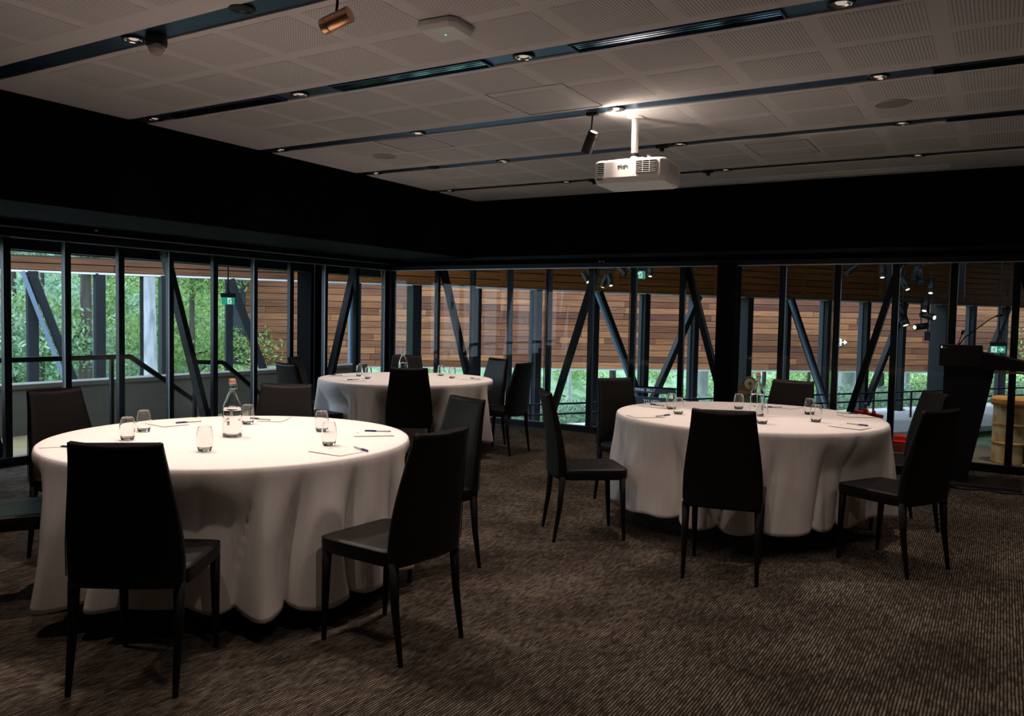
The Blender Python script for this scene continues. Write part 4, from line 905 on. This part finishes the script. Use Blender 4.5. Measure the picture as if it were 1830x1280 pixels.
MB().lathe([(0.178, 0.585), (0.195, 0.595), (0.205, 0.615), (0.204, 0.655), (0.190, 0.675), (0.165, 0.67), (0.001, 0.665)], 48).build('rolled_rim', m_rim, t)
for z in (0.21, 0.40): MB().lathe([(0.181, z-0.012), (0.188, z-0.006), (0.188, z+0.006), (0.181, z+0.012)], 48).build('hoop', m_rim, t)
t = thing('red_engine_model', 'orange-red engine part with a striped roll, at the right edge behind the glass', 'engine', (0.50, 9.9, 0.0))
MB().prism([(-0.28, 0.0), (0.5, 0.0), (0.5, 0.16), (0.1, 0.18), (-0.06, 0.22), (-0.28, 0.20)], 'y', -0.3, 0.2).build('dark_base', m_steel_dark, t, 0.01)
MB().prism([(-0.22, 0.34), (0.5, 0.26), (0.5, 0.56), (0.12, 0.66), (-0.10, 0.62)], 'y', -0.22, 0.2).build('nose', m_orange, t, 0.02)
MB().prism([(-0.30, 0.22), (-0.05, 0.22), (-0.06, 0.33), (-0.27, 0.34)], 'y', -0.26, 0.1).build('buffer_beam', m_brown, t, 0.01)
MB().box(-0.28, 0.4, -0.34, -0.30, 0.0, 0.02).build('yellow_edge', mat('yellow_paint', (0.7, 0.5, 0.08), 0.6), t)
for k in range(6): MB().cone((-0.17+0.035*k, -0.26, 0.46+0.02*k), (-0.135+0.035*k, -0.26, 0.48+0.02*k), 0.05, 0.05, 18).build('stripe', m_white if k % 2 == 0 else m_black, t)
MB().prism([(-0.12, 0.66), (0.5, 0.60), (0.5, 0.70), (-0.05, 0.71)], 'y', -0.1, 0.2).build('cab_roof', m_brown, t, 0.01)
t = thing('red_toolbox', 'bright red box on a grey plinth behind the glass, between table and chair', 'box', (-0.86, 9.55, 0.0))
MB().box(-0.16, 0.16, -0.12, 0.12, 0.05, 0.17).build('box_body', m_red, t, 0.006); MB().box(-0.09, 0.16, -0.06, 0.10, 0.17, 0.215).build('raised_lid', m_red, t, 0.006); MB().box(-0.2, 0.2, -0.16, 0.16, 0.0, 0.05).build('plinth', m_conc, t)
MB().box(-0.10, 0.0, -0.125, -0.12, 0.07, 0.13).build('dark_label', m_brown, t)
t = thing('red_coupling', 'red iron coupling on a dark stand behind the right table', 'exhibit', (-1.22, 9.6, 0.0))
MB().box(-0.02, 0.02, -0.02, 0.02, 0, 0.38).build('stand', m_steel_dark, t); MB().box(-0.1, 0.1, -0.06, 0.06, 0, 0.02).build('foot', m_steel_dark, t)
cp = MB(); cp.beam((-0.15, 0, 0.435), (0.15, 0, 0.395), 0.06, 0.035).build('bar', m_red, t, 0.005)
MB().prism([(-0.05, 0.42), (0.0, 0.42), (-0.005, 0.46), (-0.035, 0.475)], 'y', -0.03, 0.03).build('lug', m_red, t); MB().prism([(0.03, 0.40), (0.09, 0.40), (0.065, 0.455), (0.04, 0.455)], 'y', -0.03, 0.03).build('lug', m_red, t)
t = thing('brass_steam_fitting', 'brass and cream steam engine fitting behind the bottle of the right table', 'exhibit', (-2.67, 9.75, 0.0), math.radians(8))
MB().box(-0.10, 0.24, -0.08, 0.08, 0.0, 0.30).build('pedestal', m_steel_dark, t); MB().cone((-0.055, 0, 0.62), (-0.055, 0, 0.94), 0.024, 0.024, 20).build('brass_tube', m_brass, t); MB().box(-0.09, -0.02, -0.04, 0.04, 0.55, 0.63).build('tube_socket', m_cream, t, 0.004)
MB().box(-0.10, 0.20, -0.05, 0.05, 0.535, 0.56).build('shelf', m_brass, t)
def wheel(t, x, z, R, ri, y, name='wheel'):
    MB().add([(x+q*math.cos(a), y+yy, z+q*math.sin(a)) for (q, yy) in ((R, -0.02), (R, 0.02), (ri, 0.02), (ri, -0.02)) for a in [2*PI*k/32 for k in range(32)]],
             [(j*32+i, j*32+(i+1) % 32, ((j+1) % 4)*32+(i+1) % 32, ((j+1) % 4)*32+i) for j in range(4) for i in range(32)], True).build(name, m_brown, t)
wheel(t, 0.02, 0.40, 0.145, 0.125, -0.03, 'large_wheel_rim'); MB().cone((0.02, -0.035, 0.40), (0.02, 0.0, 0.40), 0.123, 0.123, 32).build('large_wheel_disc', m_cream, t); MB().cone((0.02, -0.045, 0.39), (0.02, -0.036, 0.39), 0.045, 0.045, 20).build('hub', m_brown, t)
wheel(t, 0.115, 0.655, 0.085, 0.066, 0.0, 'small_wheel_rim'); MB().cone((0.125, -0.02, 0.66), (0.125, 0.01, 0.66), 0.066, 0.066, 28).build('small_wheel_disc', m_cream, t); MB().cone((0.125, -0.03, 0.66), (0.125, -0.021, 0.66), 0.020, 0.020, 16).build('hub', m_brown, t)
MB().cone((0.03, -0.03, 0.60), (0.03, 0.01, 0.60), 0.035, 0.035, 18).build('pinion', m_brown, t); MB().box(0.14, 0.165, -0.02, 0.02, 0.30, 0.60).build('bracket', m_brown, t)

# ------------------------------------------------------------------ ground, bank, trees
def ground():
    vs = []; fs = []; nx, ny = 50, 46
    c0 = Vector((-7.0, 9.0))
    def h(x, y):
        # distance beyond the far frame line
        v = Vector((x, y, 0))-pa; d = -v.dot(n1)
        z = min(-1.45 - 2.1*smooth(2.0, 6.0, d) + 0.44*max(0, d-14.0), 9.5)
        if d < -5: z = -1.45
        return z + 0.12*math.sin(x*0.7)*math.cos(y*0.6)*(1 if d > 5 else 0)
    for j in range(ny+1):
        for i in range(nx+1):
            x = -75+115*i/nx; y = -12+100*j/ny
            vs.append((x, y, h(x, y)))
    for j in range(ny):
        for i in range(nx): a = j*(nx+1)+i; fs.append((a, a+1, a+nx+2, a+nx+1))
    mb = MB(); mb.add(vs, fs, True); o = mb.build('ground_bank', m_bank); o['kind'] = 'structure'
    return h
hz = ground()
# paving strip following the frame line
pp = MB(); A, B = pa - n1*0.6, pb_ - n1*0.6; A2, B2 = pa + n1*3.4, pb_ + n1*3.4
pp.prism([(A.x, A.y), (B.x, B.y), (B2.x, B2.y), (A2.x, A2.y)], 'z', -1.35, -1.22); tag(pp.build('paving_path', m_path), kind='structure')
def leaves(rn, pts, n, size, spread):
    vs = []; fs = []
    for _ in range(n):
        c = rn.choice(pts); R = c[3]*rn.random()**0.45; a = rn.random()*2*PI; b = math.acos(2*rn.random()-1)
        p = Vector((c[0]+R*math.sin(b)*math.cos(a), c[1]+R*math.sin(b)*math.sin(a), c[2]+R*0.75*math.cos(b)))
        s = size*(0.6+0.9*rn.random()); d = Vector((rn.gauss(0, 1), rn.gauss(0, 1), rn.gauss(-0.3, 1))).normalized()
        e = d.cross(Vector((rn.gauss(0, 1), rn.gauss(0, 1), rn.gauss(0, 1)))).normalized(); k = len(vs)
        vs += [p-d*s, p+e*s*0.42, p+d*s, p-e*s*0.42]; fs.append((k, k+1, k+2, k+3))
    return vs, fs
def tree(x, y, H, r, lm, bm, seed, label, nl=7000, spread=2.6, low=0.3, lean=(0, 0), size=0.10):
    rn = random.Random(seed); z0 = hz(x, y)
    t = thing('gum_tree', label, 'tree', (x, y, z0), 0, 'trees outside')
    top = Vector((lean[0], lean[1], H)); pts = [Vector((lean[0]*k*k+0.06*H*0.1*math.sin(5*k+seed), lean[1]*k*k, H*k)) for k in [i/8 for i in range(9)]]
    MB().tube(pts, [r*(1.25 if i == 0 else 1-0.09*i) for i in range(9)], 14).build('trunk', bm, t)
    blobs = []; br = MB()
    for k in range(13):
        u = low+(1-low)*rn.random(); i = min(7, int(u*8)); p = pts[i].lerp(pts[i+1], u*8-i)
        a = rn.random()*2*PI; L = spread*(0.4+0.7*rn.random()); q = p+Vector((math.cos(a)*L, math.sin(a)*L, L*(0.1+0.5*rn.random())))
        m_ = p.lerp(q, 0.5)+Vector((0, 0, 0.1*L))
        br.tube([p, m_, q], [r*0.28, r*0.18, r*0.06], 6); blobs.append((q.x, q.y, q.z, 0.9+0.6*rn.random())); blobs.append((m_.x, m_.y, m_.z, 0.6+0.4*rn.random()))
    br.build('branches', bm, t)
    vs, fs = leaves(rn, blobs, nl, size, spread); me = bpy.data.meshes.new('foliage'); me.from_pydata(vs, [], fs); me.materials.append(lm)
    o = bpy.data.objects.new('foliage', me); C.objects.link(o); o.parent = t; o['kind'] = 'stuff'
# positions are (px column, distance) turned into plan coordinates through the view line from the room
def plan(px_, dist):
    ta = (px_-915)/1465.458; d = fw+r2*ta; s = dist/math.hypot(d.x, d.y); return d.x*s, d.y*s
TR = [(-60, 24, 9, 0.16, m_leafA, m_bark, 'brown-trunked tree at the far left edge beyond the glass', 0.25),
 (25, 30, 10, 0.15, m_leafC, m_bark, 'slim blue-green tree beyond the left glass, left of the first column', 0.2),
 (75, 27, 9, 0.10, m_leafA, m_bark, 'thin grey-green tree just right of the first column beyond the left glass', 0.2),
 (152, 26, 11, 0.22, m_leafB, m_bark, 'dark-trunked tree between the first two far columns beyond the left glass', 0.3),
 (215, 34, 10, 0.13, m_leafC, m_bark, 'blue-green tree beyond the left glass, behind the third mullion', 0.15),
 (266, 22, 13, 0.20, m_leafA, m_bark_pale, 'big pale-barked gum trunk beyond the left glass', 0.45),
 (345, 29, 9, 0.14, m_leafB, m_bark, 'yellow-green tree beyond the left glass, behind the raking strut', 0.15),
 (385, 36, 11, 0.16, m_leafC, m_bark, 'bushy blue-green tree beyond the left glass, left of the exit sign', 0.1),
 (425, 44, 12, 0.14, m_leafB, m_bark, 'far yellow-green tree beside the end of the timber wall', 0.1),
 (120, 42, 12, 0.16, m_leafA, m_bark, 'far grey-green tree in the middle of the left view', 0.1),
 (300, 44, 12, 0.16, m_leafA, m_bark, 'far grey-green tree right of the big pale trunk', 0.1),
 (15, 46, 12, 0.16, m_leafB, m_bark, 'far yellow-green tree at the left of the left view', 0.1),
 (1095, 32.0, 9, 0.16, m_leafB, m_bark, 'brown trunk under the timber wall, left of the lettered boards', 0.45),
 (1020, 33.0, 9, 0.10, m_leafA, m_bark_bright, 'slender pale trunk under the timber wall, right of the far table', 0.45),
 (1258, 33.0, 12, 0.34, m_leafC, m_bark_bright, 'very broad pale trunk under the timber wall, right of the lettered boards', 0.5),
 (1368, 34.5, 9, 0.10, m_leafA, m_bark, 'thin brown trunk under the timber wall, behind the bottle of the right table', 0.45),
 (1445, 35.5, 9, 0.08, m_leafA, m_bark, 'thin dark trunk under the timber wall, right of the far chair', 0.45),
 (1508, 35.0, 12, 0.44, m_leafC, m_bark_bright, 'broad pale trunk under the timber wall, left of the lit struts', 0.5),
 (1531, 36.5, 12, 0.26, m_leafA, m_bark_bright, 'second broad pale trunk, just right of the first under the timber wall', 0.5),
 (1577, 36.0, 9, 0.16, m_leafB, m_bark, 'brown trunk under the timber wall, left of the red box', 0.45),
 (1626, 36.5, 9, 0.12, m_leafC, m_bark_bright, 'grey trunk under the timber wall, right of the red box', 0.45)]
for i, (c, dist, H, r, lm, bm, lab, low) in enumerate(TR):
    x, y = plan(c, dist); tree(x, y, H+(0 if c < 500 else 3), r, lm, bm, 40+i, lab, nl=17000 if c < 500 else 6000, low=low if c < 500 else 0.72, spread=2.9 if c < 500 else 1.3, size=0.065 if c < 500 else 0.09)
# undergrowth: nobody could count it
rn = random.Random(77)
for nm, c0, c1, d0, d1, n, hh, sz, mt_ in (('fern_undergrowth', -120, 520, 26, 36, 36000, 3.4, 0.060, m_leafD), ('low_shrubbery', -120, 440, 29, 42, 60000, 5.6, 0.075, m_leafB),
                                       ('grass_undergrowth', 640, 1900, 0, 13, 170000, 0.7, 0.055, m_leafA), ('bracken_undergrowth', 640, 1900, 38, 54, 110000, 3.6, 0.075, m_leafB)):
    blobs = []
    for _ in range(2200 if d0 == 0 else 300):
        cc = c0+(c1-c0)*rn.random(); dd = d0+(d1-d0)*rn.random()
        if d0 == 0: dd += 1.5 + 0.6*1465.458/(62-0.0164*cc)*math.sqrt(1+((cc-915)/1465.458)**2)
        x, y = plan(cc, dd); z = hz(x, y); blobs.append((x, y, z+hh*rn.random()*0.8, (0.7+0.7*rn.random())*(0.55 if d0 == 0 else 0.8)))
    vs, fs = leaves(rn, blobs, n, sz, 1); me = bpy.data.meshes.new(nm); me.from_pydata(vs, [], fs); me.materials.append(mt_)
    o = bpy.data.objects.new(nm, me); C.objects.link(o); tag(o, {'fern_undergrowth': 'blue-green ferny undergrowth beyond the left glass', 'low_shrubbery': 'yellow-green shrubbery beyond the left glass', 'grass_undergrowth': 'grey-green undergrowth on the bank under the timber wall', 'bracken_undergrowth': 'yellow-green bracken on the bank under the timber wall'}[nm], 'undergrowth', None, 'stuff')
